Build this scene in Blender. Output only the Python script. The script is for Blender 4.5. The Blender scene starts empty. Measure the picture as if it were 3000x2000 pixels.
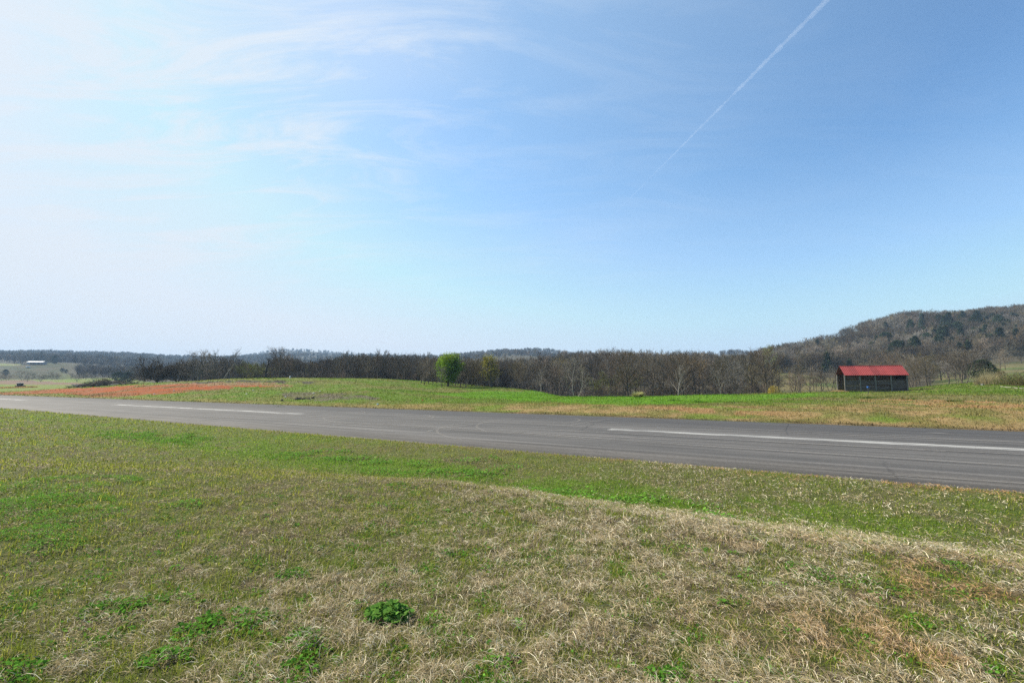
import bpy, math, random
import numpy as np
from mathutils import Vector, Matrix

R = math.radians
SC = bpy.context.scene
COL = SC.collection
rng = np.random.default_rng(11)
random.seed(11)

# ------------------------------------------------------------------ camera model
F = 1045.3            # focal length in units of a 2352-wide picture (16 mm lens)
PITCH = math.atan(100 / F)
EYE = np.array([0.0, 0.0, 2.25])
CA, SA = math.cos(PITCH), math.sin(PITCH)
HZ = 884.0

def ray(px, py):
    u = (px - 1176) / F; v = (784 - py) / F
    return np.array([u, CA - SA * v, SA + CA * v])

def col_x(px):            # x per metre of forward distance for a picture column (near the horizon)
    return (px - 1176) / F / 1.0046

# runway frame: s across (away from the eye), t along (towards the left)
UX, UY = -0.8660, 0.5
NX, NY = 0.5, 0.8660
S_NEAR, S_FAR, S_MID = 14.1, 32.55, 22.67

# ------------------------------------------------------------------ noise
def _hash(ix, iy, seed):
    h = (ix.astype(np.int64) * 374761393 + iy.astype(np.int64) * 668265263 + seed * 974634787) & 0xFFFFFFFF
    h = ((h ^ (h >> 13)) * 1274126177) & 0xFFFFFFFF
    h = h ^ (h >> 16)
    return (h & 0xFFFFFF).astype(np.float64) / float(0xFFFFFF)

def vnoise(x, y, seed=0):
    ix = np.floor(x); iy = np.floor(y)
    fx = x - ix; fy = y - iy
    fx = fx * fx * fx * (fx * (fx * 6 - 15) + 10); fy = fy * fy * fy * (fy * (fy * 6 - 15) + 10)
    a = _hash(ix, iy, seed); b = _hash(ix + 1, iy, seed)
    c = _hash(ix, iy + 1, seed); d = _hash(ix + 1, iy + 1, seed)
    return (a * (1 - fx) + b * fx) * (1 - fy) + (c * (1 - fx) + d * fx) * fy

def fbm(x, y, scale, octv=4, seed=0):
    x = np.asarray(x, float) / scale; y = np.asarray(y, float) / scale
    t = np.zeros(np.broadcast(x, y).shape); a = 0.5; n = 0
    for o in range(octv):
        ca, sa = math.cos(o * 0.7 + 0.4), math.sin(o * 0.7 + 0.4)
        t += a * vnoise((x * ca - y * sa) + o * 17.3, (x * sa + y * ca) - o * 9.1, seed + o); n += a
        a *= 0.5; x = x * 2.03; y = y * 2.03
    return t / n

def sstep(a, b, x):
    x = np.clip((np.asarray(x, float) - a) / (b - a), 0, 1)
    return x * x * (3 - 2 * x)

# ------------------------------------------------------------------ terrain height
# sight lines of the photograph: column -> (forward distance, picture height of the ground there)
PROF = {
 -700: [(130, 900), (190, 893), (260, 884), (360, 878), (460, 866), (620, 846), (760, 832), (1000, 816), (1600, 806), (2600, 830), (4000, 840)],
 0:    [(130, 899), (165, 894), (190, 891), (230, 887), (265, 880), (320, 876), (350, 878), (440, 868), (520, 858), (620, 843), (760, 832), (1000, 822), (1300, 820), (1600, 812), (2600, 840), (4000, 845)],
 150:  [(100, 905), (120, 896), (138, 891), (160, 889), (200, 887), (250, 882), (300, 879), (350, 880), (440, 869), (520, 858), (640, 843), (800, 833), (1100, 824), (1600, 815), (2600, 840), (4000, 845)],
 300:  [(82, 908), (95, 897), (112, 885), (120, 881), (128, 883), (180, 886), (240, 884), (350, 876), (520, 866), (700, 850), (1000, 832), (1600, 820), (2600, 840), (4000, 846)],
 400:  [(75, 909), (90, 896), (106, 884), (114, 876), (124, 880), (190, 884), (300, 882), (500, 872), (800, 856), (1200, 836), (1700, 824), (2600, 838), (4000, 846)],
 520:  [(68, 914), (85, 897), (104, 882), (116, 869), (126, 871), (160, 880), (260, 880), (500, 872), (900, 850), (1700, 826), (2600, 828), (4000, 838)],
 660:  [(60, 918), (75, 904), (92, 888), (110, 873), (120, 867), (132, 869), (165, 878), (260, 878), (500, 866), (1000, 842), (1800, 818), (2400, 804), (3200, 835)],
 850:  [(50, 926), (62, 909), (80, 893), (110, 874), (126, 868), (138, 870), (170, 880), (260, 876), (500, 862), (1000, 842), (1800, 823), (2400, 818), (3200, 835)],
 1000: [(46, 930), (60, 914), (85, 899), (115, 885), (140, 877), (150, 878), (185, 886), (260, 876), (400, 860), (900, 838), (1800, 824), (2600, 824)],
 1130: [(43, 930), (56, 918), (80, 903), (110, 889.5), (125, 887), (138, 890), (180, 896), (250, 880), (380, 856), (800, 834), (1500, 815), (2000, 810), (2800, 820)],
 1240: [(41, 932), (52, 921), (76, 907), (100, 898), (112, 898), (125, 902), (165, 908), (240, 888), (340, 852), (600, 832), (1200, 818), (1900, 806), (2800, 820)],
 1330: [(39, 934), (48, 924), (62, 911), (70, 911), (84, 918), (120, 926), (155, 916), (205, 884), (260, 852), (310, 843), (420, 838), (900, 835), (2000, 822)],
 1500: [(36, 938), (45, 927), (58, 909.5), (66, 911), (80, 919), (130, 922), (160, 910), (205, 880), (250, 856), (300, 842), (400, 840), (900, 840), (2000, 826)],
 1700: [(34, 942), (45, 922), (60, 906), (68, 907), (84, 914), (130, 914), (160, 902), (205, 880), (250, 858), (300, 843), (400, 830), (520, 824), (700, 830), (1600, 818), (2600, 826)],
 1800: [(33, 944), (45, 920), (60, 903), (70, 903), (90, 910), (130, 909), (150, 897), (190, 872), (230, 856), (260, 850), (340, 824), (440, 806), (520, 806), (900, 830), (2000, 830)],
 1900: [(31, 946), (45, 917), (60, 902.5), (72, 902), (92, 908), (130, 906), (150, 894), (190, 872), (232, 857), (260, 851), (330, 822), (420, 790), (520, 788), (900, 830), (2000, 830)],
 2000: [(29, 950), (45, 914), (60, 902), (72, 897), (88, 897), (120, 901), (155, 890), (200, 864), (250, 848), (320, 808), (410, 762), (520, 756), (900, 820), (2000, 830)],
 2085: [(28, 954), (45, 911), (60, 899.5), (70, 894), (84, 892), (110, 895), (150, 888), (200, 862), (250, 840), (320, 795), (410, 741), (520, 736), (900, 810), (2000, 830)],
 2200: [(27, 955), (40, 918), (56, 895), (74, 883), (90, 881), (112, 884), (140, 878), (180, 861), (225, 848), (300, 796), (400, 740), (520, 734), (900, 800), (2000, 825)],
 2352: [(26, 958), (38, 918), (52, 899), (68, 888), (85, 880), (110, 878), (140, 866), (175, 846), (220, 832), (300, 780), (400, 730), (520, 718), (900, 790), (2000, 820)],
 2900: [(24, 960), (36, 920), (52, 899), (68, 888), (90, 880), (140, 862), (175, 842), (220, 822), (300, 765), (400, 705), (520, 690), (900, 770), (2000, 810)],
}
LN0, LN1, NLN = math.log(18), math.log(5200), 420
XC0, XC1, NXC = -1.80, 1.66, 520
def _build_table():
    lg = np.linspace(LN0, LN1, NLN)
    cols = sorted(PROF)
    T = []
    for c in cols:
        X = col_x(c)
        ye = S_FAR / max(0.12, NX * X + NY)
        pts = [(ye, None), (ye * 1.08, None)] + [p for p in PROF[c] if p[0] > ye * 1.12]
        lx = [math.log(p[0]) for p in pts]
        z = []
        for d, py in pts:
            if py is None: z.append(-0.05 if d == ye else 0.0)
            else:
                r = ray(c, py); z.append(EYE[2] + d * r[2] / r[1])
        sl = np.array(z)
        T.append(np.interp(lg, [LN0] + lx, [-0.05] + list(sl)))
    T = np.array(T)
    k = np.exp(-0.5 * (np.arange(-6, 7) / 2.2) ** 2); k /= k.sum()
    P = np.pad(T, ((0, 0), (6, 6)), mode='edge')
    T = np.array([np.convolve(r_, k, 'valid') for r_ in P])
    xs = np.array([col_x(c) for c in cols]); xg = np.linspace(XC0, XC1, NXC)
    # monotone-ish cubic across the columns
    m = np.zeros_like(T); d = np.diff(T, axis=0) / np.diff(xs)[:, None]
    m[1:-1] = np.where(d[1:] * d[:-1] > 0, 2 * d[1:] * d[:-1] / (d[1:] + d[:-1] + 1e-12), 0)
    out = np.zeros((NXC, NLN))
    for i, x in enumerate(xg):
        if x <= xs[0]: out[i] = T[0]; continue
        if x >= xs[-1]: out[i] = T[-1]; continue
        j = np.searchsorted(xs, x) - 1
        h = xs[j + 1] - xs[j]; q = (x - xs[j]) / h
        out[i] = ((2*q**3 - 3*q**2 + 1) * T[j] + (q**3 - 2*q**2 + q) * h * m[j]
                  + (-2*q**3 + 3*q**2) * T[j + 1] + (q**3 - q**2) * h * m[j + 1])
    k = np.exp(-0.5 * (np.arange(-9, 10) / 4.0) ** 2); k /= k.sum()
    P = np.pad(out, ((9, 9), (0, 0)), mode='edge')
    return np.array([np.convolve(P[:, j], k, 'valid') for j in range(NLN)]).T
TABLE = _build_table()

def table_z(X, y):
    a = np.clip((X - XC0) / (XC1 - XC0) * (NXC - 1), 0, NXC - 1.001)
    b = np.clip((np.log(np.maximum(y, 1)) - LN0) / (LN1 - LN0) * (NLN - 1), 0, NLN - 1.001)
    i = a.astype(int); j = b.astype(int); fa = a - i; fb = b - j
    return ((TABLE[i, j] * (1 - fb) + TABLE[i, j + 1] * fb) * (1 - fa)
            + (TABLE[i + 1, j] * (1 - fb) + TABLE[i + 1, j + 1] * fb) * fa)

def H(x, y):
    x = np.asarray(x, float); y = np.asarray(y, float)
    x, y = np.broadcast_arrays(x, y)
    s = NX * x + NY * y; t = UX * x + UY * y
    r = np.hypot(x, y); ang = np.arctan2(x, y)
    # near bank the photographer stands on
    crest = 6.6 - 0.30 * np.maximum(0, t - 5.5) + 0.5 * (fbm(t, s * 0, 6, 2, 5) - 0.5)
    crest = np.maximum(crest, 1.5)
    top = 0.62 + 0.10 * (fbm(x, y, 2.5, 3, 3) - 0.5) - 0.02 * np.maximum(0, s - 3)
    fade = 1 - 0.62 * sstep(7, 26, t)
    bank = top * fade * (1 - sstep(crest - 0.9, crest + 3.2, s))
    swale = -0.16 * np.exp(-((s - 10.2) / 1.8) ** 2)
    lip = 0.05 * np.exp(-((s - 13.2) / 0.7) ** 2)
    near = bank + swale + lip + 0.06 * (fbm(x, y, 1.1, 3, 8) - 0.5) * np.where(s < 13.4, 1, 0)
    # beyond the runway
    ac = np.clip(ang, -1.055, 1.02)
    Xc = np.tan(ac); yd = r * np.cos(ac)
    far = table_z(Xc, yd)
    near_w = sstep(60, 300, r)
    far = far + (fbm(x, y, 9, 3, 21) - 0.5) * 0.35 * sstep(36, 60, s) * (1 - near_w)
    far = far + (fbm(x, y, 120, 4, 22) - 0.5) * 14 * sstep(260, 900, r)
    gen = (fbm(x, y, 260, 4, 31) - 0.45) * 34 * sstep(250, 900, r)
    side = sstep(1.02, 1.35, np.abs(ang))
    z_out = far * (1 - side) + gen * side
    w = sstep(S_FAR - 0.1, S_FAR + 1.2, s)
    z = near * (1 - w) + z_out * w
    behind = (s < 13.4)
    z = np.where(behind, near * (1 - sstep(120, 400, r)) + (gen - 0.1) * sstep(250, 900, r), z)
    flat = (1 - sstep(0.0, 0.5, np.abs(s - (S_NEAR + S_FAR) / 2) - (S_FAR - S_NEAR) / 2)) * (1 - sstep(380, 460, np.abs(t)))
    return z * (1 - flat) + (-0.10) * flat

def hz(x, y): return float(H(np.array([x]), np.array([y]))[0])

def at(px, y):
    X = col_x(px); return X * y, y, hz(X * y, y)

def hit(px, py, y0=1.0, y1=600):
    d = ray(px, py); ys = np.exp(np.linspace(math.log(y0), math.log(y1), 3000))
    k = ys / d[1]
    zz = EYE[2] + k * d[2]; g = H(k * d[0], ys)
    b = np.where(zz <= g)[0]
    i = b[0] if len(b) else -1
    return k[i] * d[0], ys[i], g[i]

def proj(x, y, z):
    dz = z - EYE[2]
    yc = y * CA + dz * SA; zc = -y * SA + dz * CA
    yc = np.where(yc > 0.05, yc, 0.05)
    return 1176 + F * x / yc, 784 - F * zc / yc

# ------------------------------------------------------------------ mesh + property helpers
def mesh_np(name, verts, faces_flat, sizes, mats, mat_idx=None, cols=None, smooth=False):
    me = bpy.data.meshes.new(name)
    verts = np.asarray(verts, np.float32)
    me.vertices.add(len(verts)); me.vertices.foreach_set('co', verts.ravel())
    faces_flat = np.asarray(faces_flat, np.int32); sizes = np.asarray(sizes, np.int32)
    me.loops.add(len(faces_flat)); me.loops.foreach_set('vertex_index', faces_flat)
    me.polygons.add(len(sizes))
    st = np.zeros(len(sizes), np.int32); st[1:] = np.cumsum(sizes)[:-1]
    me.polygons.foreach_set('loop_start', st)
    try: me.polygons.foreach_set('loop_total', sizes)
    except Exception: pass
    for m in mats: me.materials.append(m)
    if mat_idx is not None: me.polygons.foreach_set('material_index', np.asarray(mat_idx, np.int32))
    if smooth: me.polygons.foreach_set('use_smooth', np.ones(len(sizes), bool))
    if cols is not None:
        at_ = me.color_attributes.new('tint', 'FLOAT_COLOR', 'POINT')
        c = np.ones((len(verts), 4), np.float32); c[:, :3] = cols
        at_.data.foreach_set('color', c.ravel())
    me.update(calc_edges=True)
    return me

def tag(o, label=None, cat=None, group=None, kind=None):
    if label: o['label'] = label
    if cat: o['category'] = cat
    if group: o['group'] = group
    if kind: o['kind'] = kind
    return o

def link(name, me, parent=None):
    o = bpy.data.objects.new(name, me); COL.objects.link(o)
    if parent: o.parent = parent
    return o

def empty(name, loc=(0, 0, 0), rz=0, scale=1):
    o = bpy.data.objects.new(name, None); COL.objects.link(o)
    o.location = loc; o.rotation_euler = (0, 0, rz); o.scale = (scale,) * 3
    o.empty_display_size = 0.3
    return o

class MB:
    """collects boxes, tubes, polygons into one mesh"""
    def __init__(self): self.v = []; self.f = []
    def add(self, vs, fs):
        b = len(self.v); self.v += [tuple(map(float, p)) for p in vs]; self.f += [tuple(i + b for i in q) for q in fs]
    def box(self, c, size, rot=None, bev=0.0):
        sx, sy, sz = [q / 2 for q in size]
        if bev <= 0:
            vs = [Vector((x * sx, y * sy, z * sz)) for z in (-1, 1) for y in (-1, 1) for x in (-1, 1)]
            fs = [(0, 2, 3, 1), (4, 5, 7, 6), (0, 1, 5, 4), (2, 6, 7, 3), (0, 4, 6, 2), (1, 3, 7, 5)]
        else:
            import bmesh
            bm = bmesh.new(); bmesh.ops.create_cube(bm, size=1)
            bmesh.ops.scale(bm, vec=size, verts=bm.verts)
            bmesh.ops.bevel(bm, geom=list(bm.edges), offset=bev, segments=2, affect='EDGES', profile=0.6)
            bm.verts.index_update()
            vs = [v.co.copy() for v in bm.verts]; fs = [tuple(v.index for v in f.verts) for f in bm.faces]; bm.free()
        if rot is not None: vs = [rot @ v for v in vs]
        self.add([v + Vector(c) for v in vs], fs); return self
    def tube(self, pts, rads, k=8, cap=True):
        pts = [Vector(p) for p in pts]; n = len(pts)
        if not hasattr(rads, '__len__'): rads = [rads] * n
        rings = []; prev = None
        for i in range(n):
            d = (pts[min(i + 1, n - 1)] - pts[max(i - 1, 0)]).normalized()
            a = prev if prev is not None else (Vector((1, 0, 0)) if abs(d.x) < 0.8 else Vector((0, 1, 0)))
            a = (a - d * a.dot(d)).normalized(); b = d.cross(a); prev = a
            rings.append([pts[i] + (a * math.cos(2 * math.pi * j / k) + b * math.sin(2 * math.pi * j / k)) * rads[i] for j in range(k)])
        vs = [p for r_ in rings for p in r_]; fs = []
        for i in range(n - 1):
            for j in range(k):
                fs.append((i * k + j, i * k + (j + 1) % k, (i + 1) * k + (j + 1) % k, (i + 1) * k + j))
        if cap: fs += [tuple(range(k))[::-1], tuple((n - 1) * k + j for j in range(k))]
        self.add(vs, fs); return self
    def poly(self, pts, thick_vec):
        n = len(pts); tv = Vector(thick_vec)
        a = [Vector(p) for p in pts]; b = [p + tv for p in a]
        self.add(a + b, [tuple(range(n))[::-1], tuple(range(n, 2 * n))] + [(i, (i + 1) % n, n + (i + 1) % n, n + i) for i in range(n)])
        return self
    def build(self, name, mat, parent=None, smooth=False):
        me = bpy.data.meshes.new(name); me.from_pydata(self.v, [], self.f); me.materials.append(mat)
        import bmesh
        bm = bmesh.new(); bm.from_mesh(me); bmesh.ops.recalc_face_normals(bm, faces=bm.faces); bm.to_mesh(me); bm.free()
        if smooth:
            for p in me.polygons: p.use_smooth = True
        return link(name, me, parent)

# ------------------------------------------------------------------ materials
def new_mat(name):
    m = bpy.data.materials.new(name); m.use_nodes = True
    nt = m.node_tree; nt.nodes.clear()
    out = nt.nodes.new('ShaderNodeOutputMaterial')
    return m, nt, out

def N(nt, typ, **kw):
    n = nt.nodes.new(typ)
    for k, v in kw.items():
        if k in n.inputs: n.inputs[k].default_value = v
        else: setattr(n, k, v)
    return n

def ramp(nt, fac, stops):
    r_ = nt.nodes.new('ShaderNodeValToRGB'); e = r_.color_ramp.elements
    while len(e) < len(stops): e.new(0.5)
    for i, (p, c) in enumerate(stops):
        e[i].position = p; e[i].color = (*c, 1) if len(c) == 3 else c
    nt.links.new(fac, r_.inputs['Fac']); return r_.outputs['Color']

def mixc(nt, a, b, fac, mode='MIX'):
    m = nt.nodes.new('ShaderNodeMix'); m.data_type = 'RGBA'; m.blend_type = mode
    for sock, val in ((m.inputs[6], a), (m.inputs[7], b), (m.inputs[0], fac)):
        if isinstance(val, bpy.types.NodeSocket): nt.links.new(val, sock)
        elif isinstance(val, (int, float)): sock.default_value = val
        else: sock.default_value = (*val, 1)
    return m.outputs[2]

def math_n(nt, op, a, b=None, c=None):
    m = nt.nodes.new('ShaderNodeMath'); m.operation = op
    for i, val in enumerate((a, b, c)):
        if val is None: continue
        if isinstance(val, bpy.types.NodeSocket): nt.links.new(val, m.inputs[i])
        else: m.inputs[i].default_value = val
    return m.outputs[0]

def noise(nt, vec, scale, detail=4, rough=0.6, dist=0.0):
    n = nt.nodes.new('ShaderNodeTexNoise'); n.inputs['Scale'].default_value = scale
    n.inputs['Detail'].default_value = detail; n.inputs['Roughness'].default_value = rough; n.inputs['Distortion'].default_value = dist
    if vec is not None: nt.links.new(vec, n.inputs['Vector'])
    return n.outputs['Fac']

def mapping(nt, vec, scale=(1, 1, 1), rot=(0, 0, 0), loc=(0, 0, 0)):
    m = nt.nodes.new('ShaderNodeMapping'); m.inputs['Scale'].default_value = scale
    m.inputs['Rotation'].default_value = rot; m.inputs['Location'].default_value = loc
    nt.links.new(vec, m.inputs['Vector']); return m.outputs['Vector']

def principled(nt, out, color, rough=0.8, spec=0.3, metal=0.0, normal=None):
    p = nt.nodes.new('ShaderNodeBsdfPrincipled')
    for key, val in (('Base Color', color), ('Roughness', rough)):
        if isinstance(val, bpy.types.NodeSocket): nt.links.new(val, p.inputs[key])
        elif isinstance(val, (int, float)): p.inputs[key].default_value = val
        else: p.inputs[key].default_value = (*val, 1)
    p.inputs['Specular IOR Level'].default_value = spec; p.inputs['Metallic'].default_value = metal
    if normal is not None: nt.links.new(normal, p.inputs['Normal'])
    nt.links.new(p.outputs[0], out.inputs['Surface']); return p

def bump(nt, h, strength=0.5, dist=0.1):
    b = nt.nodes.new('ShaderNodeBump'); b.inputs['Strength'].default_value = strength; b.inputs['Distance'].default_value = dist
    nt.links.new(h, b.inputs['Height']); return b.outputs[0]

def simple_mat(name, color, rough=0.7, var=0.25, scale=3.0, spec=0.3, stretch=(1, 1, 1), metal=0.0, bmp=0.0):
    m, nt, out = new_mat(name)
    tc = N(nt, 'ShaderNodeTexCoord')
    f = noise(nt, mapping(nt, tc.outputs['Object'], stretch), scale, 6, 0.65)
    c = ramp(nt, f, [(0.25, tuple(q * (1 - var) for q in color)), (0.75, tuple(min(1, q * (1 + var)) for q in color))])
    nrm = bump(nt, f, bmp, 0.03) if bmp else None
    principled(nt, out, c, rough, spec, metal, nrm); return m

def leaf_mat(name, tint=True, color=(0.1, 0.15, 0.04), transl=0.35, rand=0.25, gloss=0.0):
    """two-sided leaf or blade: diffuse with light passing through"""
    m, nt, out = new_mat(name)
    if tint:
        a = N(nt, 'ShaderNodeVertexColor'); a.layer_name = 'tint'; c = a.outputs['Color']
    else:
        rgb = N(nt, 'ShaderNodeRGB'); rgb.outputs[0].default_value = (*color, 1); c = rgb.outputs[0]
    if rand:
        oi = N(nt, 'ShaderNodeObjectInfo')
        v = math_n(nt, 'MULTIPLY_ADD', oi.outputs['Random'], 2 * rand, 1 - rand)
        hsv = N(nt, 'ShaderNodeHueSaturation'); nt.links.new(v, hsv.inputs['Value']); nt.links.new(c, hsv.inputs['Color']); c = hsv.outputs[0]
    d = N(nt, 'ShaderNodeBsdfDiffuse'); t = N(nt, 'ShaderNodeBsdfTranslucent')
    nt.links.new(c, d.inputs['Color']); nt.links.new(c, t.inputs['Color'])
    mx = N(nt, 'ShaderNodeMixShader'); mx.inputs[0].default_value = transl
    nt.links.new(d.outputs[0], mx.inputs[1]); nt.links.new(t.outputs[0], mx.inputs[2])
    o = mx.outputs[0]
    if gloss:
        g = N(nt, 'ShaderNodeBsdfGlossy'); g.inputs['Roughness'].default_value = 0.4; g.inputs['Color'].default_value = (1, 1, 1, 1)
        m2 = N(nt, 'ShaderNodeMixShader'); m2.inputs[0].default_value = gloss
        nt.links.new(o, m2.inputs[1]); nt.links.new(g.outputs[0], m2.inputs[2]); o = m2.outputs[0]
    nt.links.new(o, out.inputs['Surface']); return m

def bark_mat(name, color, rand=0.3, hue=0.0, var=0.35):
    m, nt, out = new_mat(name)
    tc = N(nt, 'ShaderNodeTexCoord'); oi = N(nt, 'ShaderNodeObjectInfo')
    f = noise(nt, mapping(nt, tc.outputs['Object'], (3, 3, 0.7)), 2.0, 4, 0.7)
    c = ramp(nt, f, [(0.3, tuple(q * (1 - var) for q in color)), (0.7, tuple(q * (1 + var) for q in color))])
    v = math_n(nt, 'MULTIPLY_ADD', oi.outputs['Random'], 2 * rand, 1 - rand)
    hsv = N(nt, 'ShaderNodeHueSaturation'); nt.links.new(v, hsv.inputs['Value']); nt.links.new(c, hsv.inputs['Color'])
    if hue:
        r2 = math_n(nt, 'FRACT', math_n(nt, 'MULTIPLY', oi.outputs['Random'], 7.31))
        nt.links.new(math_n(nt, 'MULTIPLY_ADD', r2, hue, 0.5 - hue * 0.35), hsv.inputs['Hue'])
        r3 = math_n(nt, 'FRACT', math_n(nt, 'MULTIPLY', oi.outputs['Random'], 13.7))
        nt.links.new(math_n(nt, 'MULTIPLY_ADD', r3, 0.9, 0.6), hsv.inputs['Saturation'])
    principled(nt, out, hsv.outputs[0], 0.9, 0.1); return m

M = {}
M['bark'] = bark_mat('bark_brown', (0.085, 0.07, 0.052))
M['twig'] = bark_mat('twig_brown', (0.118, 0.096, 0.068), 0.6, 0.06)
M['twig_grey'] = bark_mat('twig_grey', (0.175, 0.152, 0.125), 0.3, 0.04)
M['bark_dark'] = bark_mat('bark_dark', (0.06, 0.05, 0.042))
M['twig_dark'] = bark_mat('twig_dark', (0.075, 0.06, 0.04), 0.2)
M['bark_white'] = bark_mat('bark_white', (0.27, 0.25, 0.22), 0.1)
M['twig_pale'] = bark_mat('twig_pale', (0.17, 0.15, 0.12), 0.15)
M['blade'] = leaf_mat('grass_blade', True, transl=0.48, rand=0)
M['weed'] = leaf_mat('weed_leaf', True, transl=0.35, rand=0)
M['leaf'] = leaf_mat('tree_leaf', True, transl=0.5, rand=0.0)
M['leaf_var'] = leaf_mat('tree_leaf_varied', True, transl=0.35, rand=0.3)
M['needle'] = leaf_mat('evergreen_needle', True, transl=0.15, rand=0.35)

# ------------------------------------------------------------------ ground colours
def inpoly(px, py, poly):
    c = np.zeros(px.shape, bool); n = len(poly)
    for i in range(n):
        x0, y0 = poly[i]; x1, y1 = poly[(i + 1) % n]
        k = ((y0 > py) != (y1 > py))
        with np.errstate(divide='ignore', invalid='ignore'):
            xi = (x1 - x0) * (py - y0) / (y1 - y0 + 1e-12) + x0
        c ^= k & (px < xi)
    return c

def map_xy(poly, y0=30, y1=500):
    """an outline seen in the photograph, laid on the ground; returned in (bearing, log distance)"""
    out = []
    for px, py in poly:
        x, y, z = hit(px, py, y0, y1); out.append((x / y, math.log(y)))
    return out

CLAY = map_xy([(-60, 903), (40, 899), (110, 894), (170, 891), (250, 888.5), (330, 884), (420, 884.5), (520, 885), (640, 883.5), (610, 889), (540, 892), (470, 895), (400, 902), (350, 909), (290, 911.5), (215, 911), (170, 908), (150, 904), (60, 905), (-60, 906)])
CLAY2 = map_xy([(330, 883.5), (420, 880), (520, 879), (640, 880), (680, 884), (640, 886), (520, 887), (420, 886.5)])
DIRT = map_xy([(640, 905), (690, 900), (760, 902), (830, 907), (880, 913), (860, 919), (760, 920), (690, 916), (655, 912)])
LIME = map_xy([(980, 902), (1100, 899), (1200, 899), (1330, 911), (1500, 910), (1700, 908), (1880, 904), (1870, 912), (1750, 920), (1560, 928), (1380, 930), (1200, 920), (1080, 914)])
ORANGE = map_xy([(1960, 918), (2100, 919), (2230, 922), (2352, 928), (2400, 936), (2352, 945), (2200, 936), (2080, 930), (1980, 924)])
ORANGE2 = map_xy([(1680, 944), (1800, 942), (1900, 946), (1890, 955), (1780, 957), (1690, 952)])
ORANGE3 = map_xy([(1480, 934), (1560, 935), (1640, 938), (1640, 944), (1560, 942), (1480, 940)])
BANK_SHADE = map_xy([(390, 880), (460, 876.5), (540, 873), (640, 872), (730, 876), (720, 880), (640, 879), (540, 878), (460, 880)])
BROWNFIELD = map_xy([(-60, 874), (120, 876), (190, 880), (200, 884), (120, 883), (-60, 881)], 150, 600)

def lerp(a, b, w): return a * (1 - w[..., None]) + np.asarray(b) * w[..., None]

GREEN = np.array([0.115, 0.180, 0.022]); STRAW = np.array([0.34, 0.27, 0.155]); SOIL = np.array([0.11, 0.082, 0.055])
LIMEC = np.array([0.110, 0.225, 0.018]); CLAYC = np.array([0.26, 0.060, 0.010]); TAN = np.array([0.31, 0.215, 0.10]); RUST = np.array([0.34, 0.20, 0.095])

def greenness(x, y):
    """share of living grass in the sward of the near bank"""
    s = NX * x + NY * y; t = UX * x + UY * y
    n1 = fbm(x, y, 1.7, 4, 41); n2 = fbm(x, y, 0.20, 3, 44)
    g = 0.38 + 0.65 * (n1 - 0.5) + 1.15 * (n2 - 0.5)
    g = g + 0.15 * sstep(0.5, 5, t) - 0.10 * sstep(-1, -6, t)
    crest = np.maximum(6.6 - 0.30 * np.maximum(0, t - 5.5), 1.5)
    # dry band along the crest, green swale behind it
    band = np.exp(-((s - crest) / 0.8) ** 2); g = g - 0.32 * band * sstep(14, 4, t)
    sw = np.exp(-((s - 10.0 - 0.5 * (n1 - 0.5)) / 1.3) ** 2)
    g = g + 0.70 * sw * (0.3 + 0.7 * sstep(0.40, 0.60, fbm(x, y, 2.6, 3, 48))) * sstep(-7, 2, t) * (1 - sstep(18, 40, t)) + 0.06 * sw * sstep(1, -4, t)
    g = np.where(s > 11.3, 0.50 + 0.9 * (n1 - 0.5) + 0.4 * (n2 - 0.5) + 0.20 * sstep(8, 25, t), g)
    return np.clip(g, 0.03, 0.98)

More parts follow.
